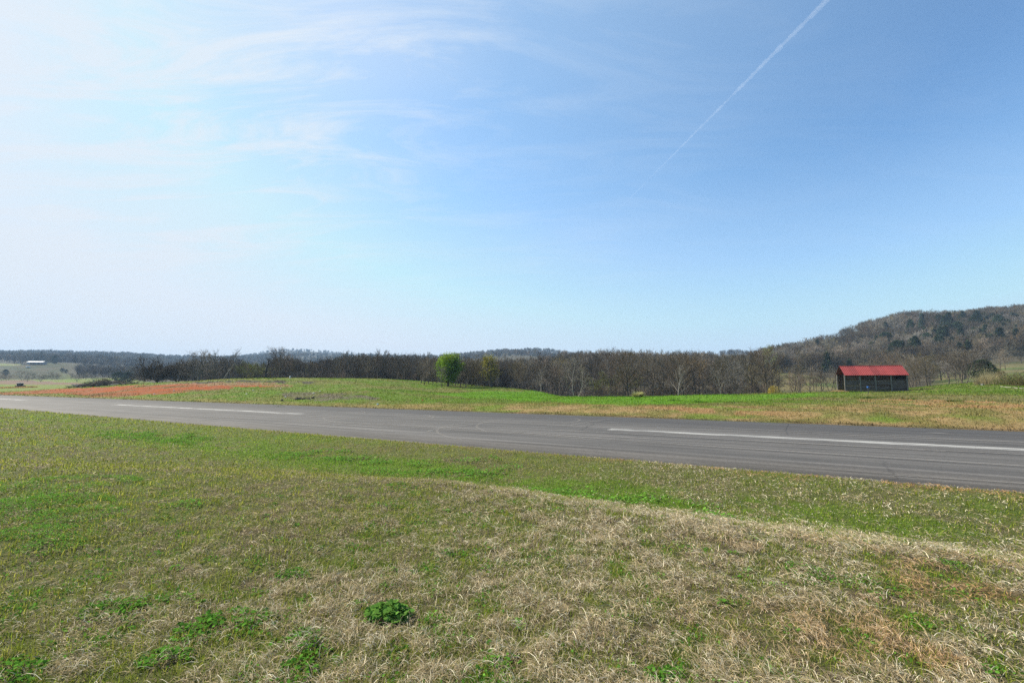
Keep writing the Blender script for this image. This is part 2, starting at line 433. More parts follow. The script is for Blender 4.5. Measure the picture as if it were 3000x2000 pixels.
def ground_rgb(x, y, z):
    s = NX * x + NY * y; t = UX * x + UY * y
    r = np.hypot(x, y)
    n_big = fbm(x, y, 7, 4, 61); n_mid = fbm(x, y, 1.6, 4, 62); n_fine = fbm(x, y, 0.4, 3, 63)
    # near side
    g = greenness(x, y)
    near = lerp(np.broadcast_to(STRAW * 0.40, x.shape + (3,)), GREEN * 0.9, np.clip(g * 1.1, 0, 1))
    near = lerp(near, SOIL * 0.8, 0.35 * sstep(0.45, 0.75, n_fine))
    # far side
    yy = np.maximum(y, 1e-3); X = x / yy; L = np.log(np.maximum(yy, 1))
    wob = 0.03 * (fbm(x, y, 5, 4, 71) - 0.5); wl = 0.12 * (fbm(x, y, 4, 5, 72) - 0.5)
    def region(poly, soft=0.0): return (inpoly(X + wob, L + wl, poly) & (y > 25)).astype(float)
    far = lerp(np.broadcast_to(GREEN * 0.92, x.shape + (3,)), np.array([0.15, 0.15, 0.045]), sstep(0.42, 0.72, n_big))
    far = lerp(far, np.array([0.20, 0.165, 0.07]), 0.8 * sstep(0.58, 0.8, n_mid))
    lime = region(LIME); far = lerp(far, LIMEC, lime * (0.55 + 0.45 * sstep(0.3, 0.6, n_mid)))
    # mown shoulder beside the runway, paler and dry
    wdt = 3.4 + 7.5 * sstep(-0.45, 0.15, X) + 5.0 * sstep(0.3, 0.9, X)
    sh = 1 - sstep(wdt * 0.75, wdt * 1.15, s - S_FAR + 5 * (n_big - 0.5))
    tan = lerp(np.broadcast_to(TAN, x.shape + (3,)), np.array([0.19, 0.165, 0.055]), sstep(0.35, 0.65, n_mid))
    tan = lerp(tan, GREEN * 1.2, 0.75 * sstep(0.5, 0.72, fbm(x, y, 3.2, 3, 66)))
    far = lerp(far, tan, sh * (0.55 + 0.4 * sstep(-0.5, 0.2, X)))
    olive = sstep(0.55, 0.8, X) * (1 - sstep(26, 40, s - S_FAR)) * (1 - sh) * 0.75
    far = lerp(far, np.array([0.185, 0.16, 0.065]), olive * sstep(0.3, 0.6, n_mid))
    for p, wgt in ((ORANGE, 0.85), (ORANGE2, 0.75), (ORANGE3, 0.75)):
        far = lerp(far, RUST, region(p) * wgt * sstep(0.30, 0.58, n_mid * 0.6 + n_big * 0.4))
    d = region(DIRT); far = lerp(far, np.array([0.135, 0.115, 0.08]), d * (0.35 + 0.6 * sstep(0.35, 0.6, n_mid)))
    c2 = region(CLAY2); far = lerp(far, np.array([0.25, 0.135, 0.08]), c2 * (0.45 + 0.5 * sstep(0.3, 0.55, n_mid)))
    bk_shade = region(BANK_SHADE); far = lerp(far, np.array([0.07, 0.062, 0.045]), bk_shade * sstep(0.35, 0.55, n_mid))  # shading of the bank face below the berm, painted into the ground colour
    c1 = region(CLAY)
    clay = lerp(np.broadcast_to(CLAYC, x.shape + (3,)), np.array([0.20, 0.075, 0.03]), 0.9 * sstep(0.48, 0.66, n_mid))
    clay = lerp(clay, np.array([0.15, 0.12, 0.05]), 0.8 * sstep(0.55, 0.70, n_big))
    clay = lerp(clay, np.array([0.17, 0.105, 0.045]), 0.8 * (1 - sstep(3, 10, s - S_FAR)) * sstep(0.30, 0.55, n_mid))
    far = lerp(far, clay, c1)
    # fields and woodland floor further out
    fl = sstep(0.45, 0.60, fbm(x, y, 90, 3, 81))
    nearf = (1 - sstep(260, 380, r)) * 0.9 + 0.55
    field = nearf[..., None] * lerp(np.broadcast_to(np.array([0.062, 0.078, 0.022]), x.shape + (3,)), np.array([0.105, 0.09, 0.04]), sstep(0.35, 0.65, fbm(x, y, 14, 4, 82)))
    floor = lerp(np.broadcast_to(np.array([0.085, 0.066, 0.045]), x.shape + (3,)), np.array([0.055, 0.055, 0.03]), n_big)
    inwood = sstep(0, 1, woodmask(X, L))
    far = lerp(far, floor, inwood * (y > 20))
    fm = fieldmask(X, L)
    far = lerp(far, field, fm)
    bf = region(BROWNFIELD); far = lerp(far, np.array([0.16, 0.105, 0.07]), bf)
    w = sstep(S_FAR - 1, S_FAR, s)
    outside = (np.abs(np.arctan2(x, y)) > 1.05) & (r > 40)
    col = lerp(near, far, w)
    ow = sstep(1.04, 1.30, np.abs(np.arctan2(x, y)) + .12 * (n_big - .5)) * sstep(30, 60, r)
    col = lerp(col, np.array([0.12, 0.14, 0.03]), np.clip(ow - .3 * n_mid, 0, 1)) if True else np.where(outside[..., None], lerp(np.broadcast_to(GREEN, x.shape + (3,)), np.array([0.18, 0.15, 0.07]), n_big), col)
    # bare soil lip along the edges of the asphalt
    e1 = np.exp(-((s - S_FAR - 0.35) / 0.45) ** 2); col = lerp(col, np.array([0.085, 0.06, 0.04]), 0.8 * e1)
    e2 = np.exp(-((s - S_NEAR + 0.3) / 0.4) ** 2); col = lerp(col, np.array([0.24, 0.17, 0.08]), 0.5 * e2)
    v = 0.82 + 0.36 * n_fine
    return np.clip(col * v[..., None], 0, 0.9)

WB = [(-2.5, 300, 5000)]
def _wood_start(X):
    """forward distance where the woods begin, per bearing"""
    px = X * F * 1.0046 + 1176
    return np.interp(px, [-400, 0, 120, 165, 230, 300, 420, 520, 620, 760, 900, 1000, 1130, 1240, 1330, 1500, 1700, 1800, 1900, 2000, 2085, 2200, 2300, 2352, 2800],
                         [720, 720, 650, 450, 410, 400, 200, 150, 140, 140, 142, 150, 142, 125, 92, 96, 100, 105, 105, 110, 115, 125, 120, 150, 170])
def woodmask(X, L):
    ws = np.log(_wood_start(X)); return np.clip((L - ws) / 0.05, 0, 1)
def fieldmask(X, L):
    px = X * F * 1.0046 + 1176; y = np.exp(L)
    pw = px + 60 * (fbm(X * y, y, 14, 3, 83) - .5); ye_ = np.interp(px, [1680, 1800, 1930], [236, 228, 186])
    a = sstep(1745, 1790, pw) * (1 - sstep(1945, 1990, pw)) * sstep(130, 146, y) * (1 - sstep(0, 10, y - ye_))
    b = sstep(2120, 2180, px) * sstep(132, 142, y) * (1 - sstep(212, 224, y)) * 0.9
    c = (1 - sstep(120, 205, px)) * sstep(400, 440, y) * (1 - sstep(640, 700, y))
    return np.clip(a + b + c, 0, 1)

def build_ground():
    a1 = np.linspace(-68, 68, 1140, endpoint=False)
    a2 = np.linspace(68, 292, 140, endpoint=False)
    A = np.radians(np.concatenate([a1, a2])); na = len(A)
    rr = np.concatenate([[0.35], 0.35 * 1.0195 ** np.arange(1, 476)])
    rr = rr[rr < 3400]; rr = np.append(rr, 3400.0); nr = len(rr)
    RR, AA = np.meshgrid(rr, A, indexing='ij')
    x = RR * np.sin(AA); y = RR * np.cos(AA)
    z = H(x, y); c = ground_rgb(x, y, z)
    v = np.stack([x, y, z], -1).reshape(-1, 3); c = c.reshape(-1, 3)
    i = np.arange(nr - 1)[:, None] * na; j = np.arange(na)[None, :]; j2 = (j + 1) % na
    q = np.stack([i + j, i + na + j, i + na + j2, i + j2], -1)[..., ::-1].reshape(-1, 4)
    v = np.vstack([v, [[0, 0, hz(0, 0)]]]); c = np.vstack([c, c[:1]])
    tri = np.stack([np.full(na, len(v) - 1), np.arange(na), (np.arange(na) + 1) % na], -1)[:, ::-1]
    flat = np.concatenate([q.ravel(), tri.ravel()]); sizes = np.concatenate([np.full(len(q), 4), np.full(len(tri), 3)])
    m, nt, out = new_mat('ground_soil_and_turf')
    vc = N(nt, 'ShaderNodeVertexColor'); vc.layer_name = 'tint'
    tc = N(nt, 'ShaderNodeTexCoord')
    f1 = noise(nt, tc.outputs['Object'], 9.0, 8, 0.75); f2 = noise(nt, tc.outputs['Object'], 55.0, 4, 0.7)
    f3 = noise(nt, tc.outputs['Object'], 1.7, 6, 0.7)
    mult = math_n(nt, 'ADD', math_n(nt, 'MULTIPLY_ADD', f1, 1.3, 0.0), math_n(nt, 'MULTIPLY_ADD', f3, 0.9, -0.15))
    cc = mixc(nt, vc.outputs['Color'], mult, 1.0, 'MULTIPLY')
    hgt = math_n(nt, 'ADD', f1, math_n(nt, 'MULTIPLY', f2, 0.5))
    principled(nt, out, cc, 0.95, 0.08, 0, bump(nt, hgt, 0.9, 0.10))
    me = mesh_np('ground', v, flat, sizes, [m], cols=c, smooth=True)
    tag(link('ground', me), 'rolling ground of turf, red clay and woodland floor', 'ground', kind='structure')

# ------------------------------------------------------------------ runway
def build_runway():
    root_rot = math.atan2(UY, UX)
    m, nt, out = new_mat('weathered_asphalt')
    tc = N(nt, 'ShaderNodeTexCoord'); ob = tc.outputs['Object']
    base = noise(nt, mapping(nt, ob, (0.35, 1.2, 1)), 0.55, 6, 0.6)
    streak = noise(nt, mapping(nt, ob, (0.035, 2.2, 1)), 1.0, 5, 0.7, 0.3)
    streak2 = noise(nt, mapping(nt, ob, (0.08, 7.0, 1), loc=(5, 3, 0)), 1.0, 3, 0.6, 0.2)
    grain = noise(nt, ob, 60, 3, 0.8); grain2 = noise(nt, ob, 14, 4, 0.75)
    c = ramp(nt, base, [(0.3, (0.058, 0.054, 0.050)), (0.7, (0.094, 0.087, 0.080))])
    c = mixc(nt, c, (0.165, 0.152, 0.140), ramp(nt, streak, [(0.48, (0, 0, 0)), (0.70, (0.85,) * 3)]))
    c = mixc(nt, c, (0.036, 0.034, 0.034), ramp(nt, streak2, [(0.25, (0.55,) * 3), (0.47, (0, 0, 0))]))
    # darker strip of fresher asphalt towards the near edge
    sx = N(nt, 'ShaderNodeSeparateXYZ'); nt.links.new(ob, sx.inputs[0])
    yv = math_n(nt, 'ADD', sx.outputs['Y'], math_n(nt, 'MULTIPLY_ADD', base, 3.0, -1.5))
    strip = ramp(nt, math_n(nt, 'MULTIPLY_ADD', yv, 1 / 18.4, 0.5), [(0.03, (0.25,) * 3), (0.10, (0.75,) * 3), (0.24, (0.7,) * 3), (0.42, (0, 0, 0))])
    c = mixc(nt, c, (0.046, 0.043, 0.042), strip)
    c = mixc(nt, c, math_n(nt, 'MULTIPLY_ADD', math_n(nt, 'ADD', grain, grain2), 1.3, -0.3), 1.0, 'MULTIPLY')
    # hairline cracks
    vo = N(nt, 'ShaderNodeTexVoronoi', feature='DISTANCE_TO_EDGE'); vo.inputs['Scale'].default_value = 0.16
    dist = noise(nt, ob, 0.8, 4, 0.7)
    vm = N(nt, 'ShaderNodeVectorMath', operation='ADD'); nt.links.new(ob, vm.inputs[0]); nt.links.new(math_n(nt, 'MULTIPLY', dist, 2.5), vm.inputs[1])
    nt.links.new(vm.outputs[0], vo.inputs['Vector'])
    c = mixc(nt, c, (0.04, 0.038, 0.036), ramp(nt, vo.outputs['Distance'], [(0.0, (0.6,) * 3), (0.006, (0, 0, 0))]))
    principled(nt, out, c, 0.85, 0.25, 0, bump(nt, grain, 0.25, 0.02))
    # slab: slightly crowned sheet with thickness, wavering edges
    t0, t1, n = -140.0, 420.0, 561
    ts = np.linspace(t0, t1, n); ss = np.array([-9.225, -7, -4.6, -2.3, 0, 2.3, 4.6, 7, 9.225])
    v = []; 
    for k, s_ in enumerate(ss):
        wav = 0.0
        if abs(s_) > 9: wav = 0.35 * (fbm(ts, ts * 0 + s_, 2.5, 4, 91) - 0.5)
        v.append(np.stack([ts, np.full(n, s_) + wav, np.full(n, -0.0009 * s_ * s_ + 0.03)], -1))
    top = np.concatenate(v)
    edge0 = v[0].copy(); edge0[:, 2] = -0.25; edge1 = v[-1].copy(); edge1[:, 2] = -0.25
    V = np.concatenate([edge0, top, edge1]); m_ = len(ss) + 2
    a = np.arange(m_ - 1)[:, None] * n; b = np.arange(n - 1)[None, :]
    q = np.stack([a + b, a + b + 1, a + n + b + 1, a + n + b], -1).reshape(-1, 4)[:, ::-1]
    me = mesh_np('runway', V, q.ravel(), np.full(len(q), 4), [m])
    o = link('runway', me)
    ctr = (S_NEAR + S_FAR) / 2
    o.location = (NX * ctr, NY * ctr, 0.0)
    # local x = along (u), local y must be n: u x n = z?
    o.rotation_euler = (0, 0, root_rot)
    # local +y after rotation = (-UY, UX) = -(n) so near side is +y; flip by mirroring the use below
    tag(o, 'narrow grey asphalt airstrip with worn white centreline dashes', 'runway', kind='structure')
    # worn white dashes
    pm, nt, out = new_mat('worn_white_paint')
    tc = N(nt, 'ShaderNodeTexCoord'); ob = tc.outputs['Object']
    w1 = noise(nt, mapping(nt, ob, (0.3, 2.5, 1)), 1.5, 6, 0.75); w2 = noise(nt, ob, 30, 4, 0.8)
    fac = math_n(nt, 'ADD', math_n(nt, 'MULTIPLY', w1, 0.75), math_n(nt, 'MULTIPLY', w2, 0.35))
    cc = ramp(nt, fac, [(0.47, (0.10, 0.095, 0.09)), (0.58, (0.30, 0.29, 0.27)), (0.78, (0.52, 0.51, 0.48))])
    principled(nt, out, cc, 0.8, 0.2)
    def strip_mesh(name, pts, wid, mat, zoff, label=None):
        pts = np.array(pts, float); d = np.gradient(pts, axis=0); d /= np.linalg.norm(d, axis=1)[:, None]
        nn = np.stack([-d[:, 1], d[:, 0]], -1); wid = np.broadcast_to(wid, (len(pts),))[:, None]
        A_ = pts + nn * wid / 2; B_ = pts - nn * wid / 2
        zz = lambda P: -0.0009 * P[:, 1] ** 2 + 0.03 + zoff
        V = np.concatenate([np.column_stack([A_, zz(A_)]), np.column_stack([B_, zz(B_)])]); k = len(pts)
        b = np.arange(k - 1); q = np.stack([b, b + k, b + k + 1, b + 1], -1)
        me = mesh_np(name, V, q.ravel(), np.full(len(q), 4), [mat])
        so = link(name, me, o)
        if label: so['label'] = label
        return so
    dy = -(S_MID - ctr)
    for i, (ta, tb) in enumerate([(96, 132.6), (31.9, 65.5), (7.4, -29.2), (-53.6, -90), (157, 193), (217.5, 254)]):
        tt = np.linspace(ta, tb, 60); p = np.column_stack([tt, np.full(60, dy) + 0.06 * (fbm(tt, tt * 0, 3, 2, 5) - 0.5)])
        strip_mesh('centreline_dash', p, 0.82 + 0.14 * (fbm(tt, tt * 0 + i, 2, 3, 6) - 0.5), pm, 0.005)
    # pale tyre scuffs: turning arcs and long sweeps
    sm, nt, out = new_mat('tyre_scuff')
    tc = N(nt, 'ShaderNodeTexCoord'); f = noise(nt, tc.outputs['Object'], 6, 5, 0.8)
    d = N(nt, 'ShaderNodeBsdfDiffuse'); d.inputs['Color'].default_value = (0.30, 0.28, 0.255, 1)
    tr = N(nt, 'ShaderNodeBsdfTransparent'); mx = N(nt, 'ShaderNodeMixShader')
    nt.links.new(ramp(nt, f, [(0.35, (0.06,) * 3), (0.75, (0.62,) * 3)]), mx.inputs[0])
    nt.links.new(tr.outputs[0], mx.inputs[1]); nt.links.new(d.outputs[0], mx.inputs[2]); nt.links.new(mx.outputs[0], out.inputs['Surface'])
    def loc(px, py):
        dd = ray(px, py); k = -EYE[2] / dd[2]; x, y = dd[0] * k, dd[1] * k
        return UX * x + UY * y, -(NX * x + NY * y - ctr)
    def curve(pix):
        P = np.array([loc(*p) for p in pix]); u = np.linspace(0, 1, len(P)); uu = np.linspace(0, 1, 60)
        out_ = []
        for k in range(2):
            # smooth spline through the points
            c = np.polyfit(u, P[:, k], min(4, len(P) - 1)); out_.append(np.polyval(c, uu))
        return np.column_stack(out_)
    arcs = [[(640, 951), (520, 956), (440, 962), (415, 966), (450, 970), (500, 969)], [(560, 958), (490, 961), (455, 966), (480, 970)],
            [(980, 954), (995, 957), (985, 963), (930, 970), (860, 974)], [(900, 950), (960, 953), (988, 957), (960, 962)],
            [(1130, 966), (1050, 975), (1008, 985), (1012, 997), (1060, 1008)], [(1180, 962), (1110, 972), (1096, 982), (1120, 992)],
            [(1010, 989), (1150, 994), (1290, 1004), (1360, 1009)], [(1150, 968), (1010, 985), (1000, 992)],
            [(745, 958), (760, 968), (830, 974), (930, 977)], [(1230, 960), (1320, 964), (1420, 972)],
            [(1320, 961), (1330, 967), (1290, 974)], [(1400, 962), (1350, 970), (1310, 978)],
            [(820, 943), (838, 948), (810, 953)]]
    for a in arcs: strip_mesh('tyre_mark', curve(a), 0.14, sm, 0.008 + 0.0007 * arcs.index(a))
    r5 = random.Random(5)
    for i in range(46):
        ta = r5.uniform(-20, 75); L = r5.uniform(5, 26); s0 = r5.uniform(-7.5, 8.2)
        tt = np.linspace(ta, ta + L, 30); p = np.column_stack([tt, s0 + r5.uniform(-.06, .06) * (tt - ta) + r5.uniform(-.004, .004) * (tt - ta) ** 2])
        if np.abs(p[:, 1]).max() > 8.9: continue
        strip_mesh('tyre_mark', p, r5.uniform(0.06, 0.16), sm, 0.020 + 0.0004 * i)
    cm = simple_mat('crack_sealant', (0.055, 0.052, 0.05), 0.8)
    def crack(pix, w):
        P = [loc(*p) for p in pix]; u = np.linspace(0, 1, 24)
        c = np.column_stack([np.interp(u, np.linspace(0, 1, len(P)), [q[k] for q in P]) for k in range(2)])
        c += 0.12 * (np.column_stack([fbm(u * 20, u * 0 + P[0][0], 1, 2, 3), fbm(u * 20, u * 0 + P[0][1], 1, 2, 4)]) - 0.5)
        strip_mesh('crack', c, w, cm, 0.042)
    crack([(1395, 964), (1360, 975), (1330, 990)], 0.022); crack([(1808, 970), (1804, 990), (1808, 1000)], 0.015)
    # a chalky patch beside the dash
    pa = np.column_stack([np.linspace(*[loc(2128, 995)[0], loc(2180, 998)[0]], 12), np.linspace(*[loc(2128, 995)[1], loc(2180, 998)[1]], 12)])
    strip_mesh('paint_patch', pa, 0.55 * np.sin(np.linspace(0.15, math.pi - 0.15, 12)), sm, 0.045)
    return o

# ------------------------------------------------------------------ grass
def blades(P, az, L, lean, arch, w, cols, nseg=3, side=None, roll=None):
    """P (n,3) roots; lean 0 upright .. 1 flat; arch curls the blade over; returns verts, quads, colours"""
    n = len(P); u = np.linspace(0, 1, nseg + 1)
    dx, dy = np.cos(az), np.sin(az)
    lx, ly = -dy, dx
    verts = np.zeros((n, nseg + 1, 2, 3), np.float32)
    side = np.zeros(n) if side is None else side
    for i, q in enumerate(u):
        hor = L * (lean * q + arch * q * q * 0.5)
        ver = L * ((1 - lean) * 0.95 * q + 0.25 * lean * np.sin(q * 2.6) - arch * 0.45 * q * q)
        sd = side * L * q * q
        cx = P[:, 0] + dx * hor + lx * sd; cy = P[:, 1] + dy * hor + ly * sd; cz = P[:, 2] + ver
        ww = w * (1 - 0.85 * q ** 1.6) * 0.5
        if roll is None: rx, ry, rz = lx, ly, 0
        else: rx, ry, rz = lx * np.cos(roll), ly * np.cos(roll), np.sin(roll)
        verts[:, i, 0] = np.stack([cx + rx * ww, cy + ry * ww, cz + rz * ww], -1)
        verts[:, i, 1] = np.stack([cx - rx * ww, cy - ry * ww, cz - rz * ww], -1)
    k = (nseg + 1) * 2
    base = (np.arange(n) * k)[:, None, None]
    sgi = np.arange(nseg)[None, :, None] * 2
    q = base + sgi + np.array([0, 1, 3, 2])[None, None, :]
    c = np.repeat(cols, k, axis=0)
    return verts.reshape(-1, 3), q.reshape(-1, 4), c

def build_grass():
    def sample(n, d0, d1, pw=1.0, amax=67):
        u = rng.random(n); d = np.exp(math.log(d0) + (math.log(d1) - math.log(d0)) * u)
        a = np.radians(rng.uniform(-amax, amax, n))
        return d * np.sin(a), d * np.cos(a), d
    def off_asphalt(s): return (s < S_NEAR - 0.05) | (s > S_FAR + 0.05)
    # --- living grass
    n = 485000
    x, y, d = sample(n, 1.3, 75)
    s = NX * x + NY * y
    g = greenness(x, y); keep = (rng.random(n) < 0.25 + 0.75 * g) & (s < S_NEAR + 1.3 * (fbm(x, y, .5, 3, 49) - 0.45))
    x, y, d, s, g = [q[keep] for q in (x, y, d, s, g)]; n = len(x)
    t = UX * x + UY * y
    z = H(x, y)
    tuft = fbm(x, y, 0.35, 2, 51)
    L = rng.uniform(0.035, 0.085, n) * (0.6 + 0.9 * tuft) * (1 + 0.02 * d)
    w = np.maximum(rng.uniform(0.0025, 0.0045, n), 0.0012 * d)
    lush = sstep(0.5, 0.9, g) * np.exp(-((s - 10) / 2.0) ** 2) * (0.3 + 0.7 * sstep(-3, 3, t))
    base = np.array([0.155, 0.215, 0.022]); yel = np.array([0.31, 0.29, 0.058]); lime = np.array([0.15, 0.27, 0.03])
    mixv = rng.random(n) * 0.8 + 0.3 * (fbm(x, y, 3.0, 3, 53) - 0.5)
    c = lerp(np.broadcast_to(base, (n, 3)), yel, np.clip(mixv - 0.15 + 0.25 * sstep(0, 6, t), 0, 1)); c = lerp(c, lime, lush * 0.85)
    c = c * rng.uniform(0.65, 1.3, n)[:, None]
    v, q, cc = blades(np.stack([x, y, z - 0.005], -1), rng.uniform(0, 6.283, n), L, rng.uniform(0.1, 0.6, n), rng.uniform(0, 0.5, n), w, c, 2)
    me = mesh_np('green_grass', v, q.ravel(), np.full(len(q), 4), [M['blade']], cols=cc)
    tag(link('green_grass', me), 'short living green grass growing through the dry thatch', 'grass', kind='stuff')
    # --- dead straw, matted
    n = 1080000
    x, y, d = sample(n, 1.3, 55)
    s = NX * x + NY * y; t = UX * x + UY * y
    g = greenness(x, y); keep = (rng.random(n) < 1.0 - 0.90 * g) & (s < S_NEAR) & (rng.random(n) < 0.22 + 2.2 * (fbm(x, y, 0.15, 3, 47) - 0.28))
    x, y, d, s, g, t = [q[keep] for q in (x, y, d, s, g, t)]; n = len(x)
    z = H(x, y)
    clump = fbm(x, y, 0.5, 3, 57)
    flow = 2.6 + 2.4 * (fbm(x, y, 1.6, 2, 58) - 0.5)
    az = flow + rng.normal(0, 1.4, n)
    L = rng.uniform(0.025, 0.085, n) * (0.6 + 0.8 * clump) * np.where(rng.random(n) < 0.07, 2.0, 1.0)
    shorter = 1 - 0.45 * sstep(2, 8, t); L *= shorter
    lean = np.clip(rng.normal(0.82, 0.16, n), 0.3, 1.0)
    w = np.maximum(rng.uniform(0.0016, 0.0042, n), 0.00085 * d)
    pale = np.array([0.60, 0.48, 0.29]); grey = np.array([0.34, 0.27, 0.16]); white = np.array([0.86, 0.77, 0.58]); rust = np.array([0.56, 0.30, 0.12])
    c = lerp(np.broadcast_to(grey, (n, 3)), pale, np.clip(rng.random(n) * 1.1, 0, 1))
    c = np.where((rng.random(n) < 0.24)[:, None], white * 1.05, c)
    rm = np.clip(sstep(0.54, 0.66, fbm(x, y, 0.9, 3, 59)) * sstep(1.5, -2.5, t) * sstep(7.5, 5.0, s) , 0, 1)
    rm = np.maximum(rm, sstep(0.50, 0.66, fbm(x, y, 0.8, 3, 60)) * np.exp(-((s - 13.4) / 0.7) ** 2))
    rm = np.maximum(rm, 0.9 * sstep(0.66, 0.74, fbm(x, y, 1.5, 3, 69)) * sstep(3, 12, t) * sstep(5, 8, s))
    c = lerp(c, rust, rm * 0.85)
    c = lerp(c, np.array([0.24, 0.20, 0.09]), 0.55 * sstep(1, 7, t))
    c = c * rng.uniform(0.5, 1.35, n)[:, None]
    zz = z + rng.random(n) ** 1.3 * 0.05 * sstep(0.3, 0.7, fbm(x, y, 0.15, 3, 47)) * (0.4 + 1.3 * clump)
    v, q, cc = blades(np.stack([x, y, zz], -1), az, L, lean, rng.uniform(0, 0.45, n), w, c, 3, rng.normal(0, 0.22, n), rng.normal(0, 0.6, n))
    me = mesh_np('dead_grass', v, q.ravel(), np.full(len(q), 4), [M['blade']], cols=cc)
    tag(link('dead_grass', me), 'matted pale straw of dead grass over the bank', 'grass', kind='stuff')
    # --- rougher grass on the meadow beyond the runway
    n = 310000
    a = np.radians(rng.uniform(-62, 64, n)); d = np.exp(rng.uniform(math.log(24), math.log(190), n))
    x, y = d * np.sin(a), d * np.cos(a); s = NX * x + NY * y
    X = x / y; z = H(x, y)
    ok = (s > S_FAR - 1.2 * (fbm(x, y, .7, 3, 50) - 0.45)) & (woodmask(X, np.log(y)) < 0.5)
    x, y, z, d, s = [q[ok] for q in (x, y, z, d, s)]
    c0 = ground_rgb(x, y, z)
    red = (c0[:, 0] > 2.2 * c0[:, 1]); ok = ~red | (rng.random(len(x)) < 0.025)
    x, y, z, d, c0, s = [q[ok] for q in (x, y, z, d, c0, s)]; n = len(x)
    tuft = fbm(x, y, 1.2, 3, 55)
    L = rng.uniform(0.06, 0.16, n) * (0.5 + 1.3 * tuft) * (1 + 0.006 * d)
    w = np.maximum(0.006, 0.0011 * d) * rng.uniform(0.7, 1.3, n)
    c = c0 * rng.uniform(0.88, 1.3, n)[:, None]
    dark = sstep(0.62, 0.72, fbm(x, y, 1.0, 2, 56)); c = lerp(c, np.array([0.06, 0.10, 0.015]), 0.18 * dark)
    v, q, cc = blades(np.stack([x, y, z - 0.01], -1), rng.uniform(0, 6.283, n), L, rng.uniform(0.1, 0.7, n), rng.uniform(0, 0.5, n), w, c, 2)
    me = mesh_np('meadow_grass', v, q.ravel(), np.full(len(q), 4), [M['blade']], cols=cc)
    tag(link('meadow_grass', me), 'rough grass of the meadow beyond the airstrip', 'grass', kind='stuff')

def leaf_patch(cx, cy, rad, nleaf, size, colr, hgt=0.05, asp=1.0, ragged=True):
    """low broad leaves in a ragged patch"""
    r_ = rad * np.sqrt(rng.random(nleaf)); a = rng.uniform(0, 6.283, nleaf)
    x = cx + r_ * np.cos(a) * asp; y = cy + r_ * np.sin(a)
    k = fbm(x, y, rad * 0.5, 3, 77) > (0.42 + 0.25 * (r_ / rad - 0.6) if ragged else 0.2); x, y, r_, a = x[k], y[k], r_[k], a[k]; n = len(x)
    z = H(x, y) + hgt * (0.3 + rng.random(n)) * (1.05 - 0.7 * (r_ / rad) ** 2)
    az = rng.uniform(0, 6.283, n); tilt = rng.normal(0.35, 0.35, n); sz = size * rng.uniform(0.6, 1.3, n)
    f = np.stack([np.cos(az) * np.cos(tilt), np.sin(az) * np.cos(tilt), np.sin(tilt)], -1)
    sd = np.stack([-np.sin(az), np.cos(az), rng.normal(0, 0.25, n)], -1)
    P = np.stack([x, y, z], -1)
    prof = [(0.0, 0.10), (0.25, 0.42), (0.6, 0.46), (0.88, 0.26), (1.0, 0.05)]
    V = []
    for u, ww in prof:
        droop = np.stack([np.zeros(n), np.zeros(n), -0.25 * u * u * sz], -1)
        V.append(P + f * (sz * u)[:, None] + sd * (sz * ww)[:, None] + droop)
        V.append(P + f * (sz * u)[:, None] - sd * (sz * ww)[:, None] + droop)
    V = np.stack(V, 1); kk = V.shape[1]
    q = (np.arange(n) * kk)[:, None, None] + (np.arange(len(prof) - 1) * 2)[None, :, None] + np.array([0, 1, 3, 2])[None, None]
    c = np.asarray(colr) * rng.uniform(0.6, 1.35, n)[:, None]
    return V.reshape(-1, 3), q.reshape(-1, 4), np.repeat(c, kk, 0)

def join_parts(name, parts, mat):
    vs, qs, cs, b = [], [], [], 0
    for v, q, c in parts: vs.append(v); qs.append(q + b); cs.append(c); b += len(v)
    q = np.concatenate(qs)
    return mesh_np(name, np.concatenate(vs), q.ravel(), np.full(len(q), q.shape[1]), [mat], cols=np.concatenate(cs))

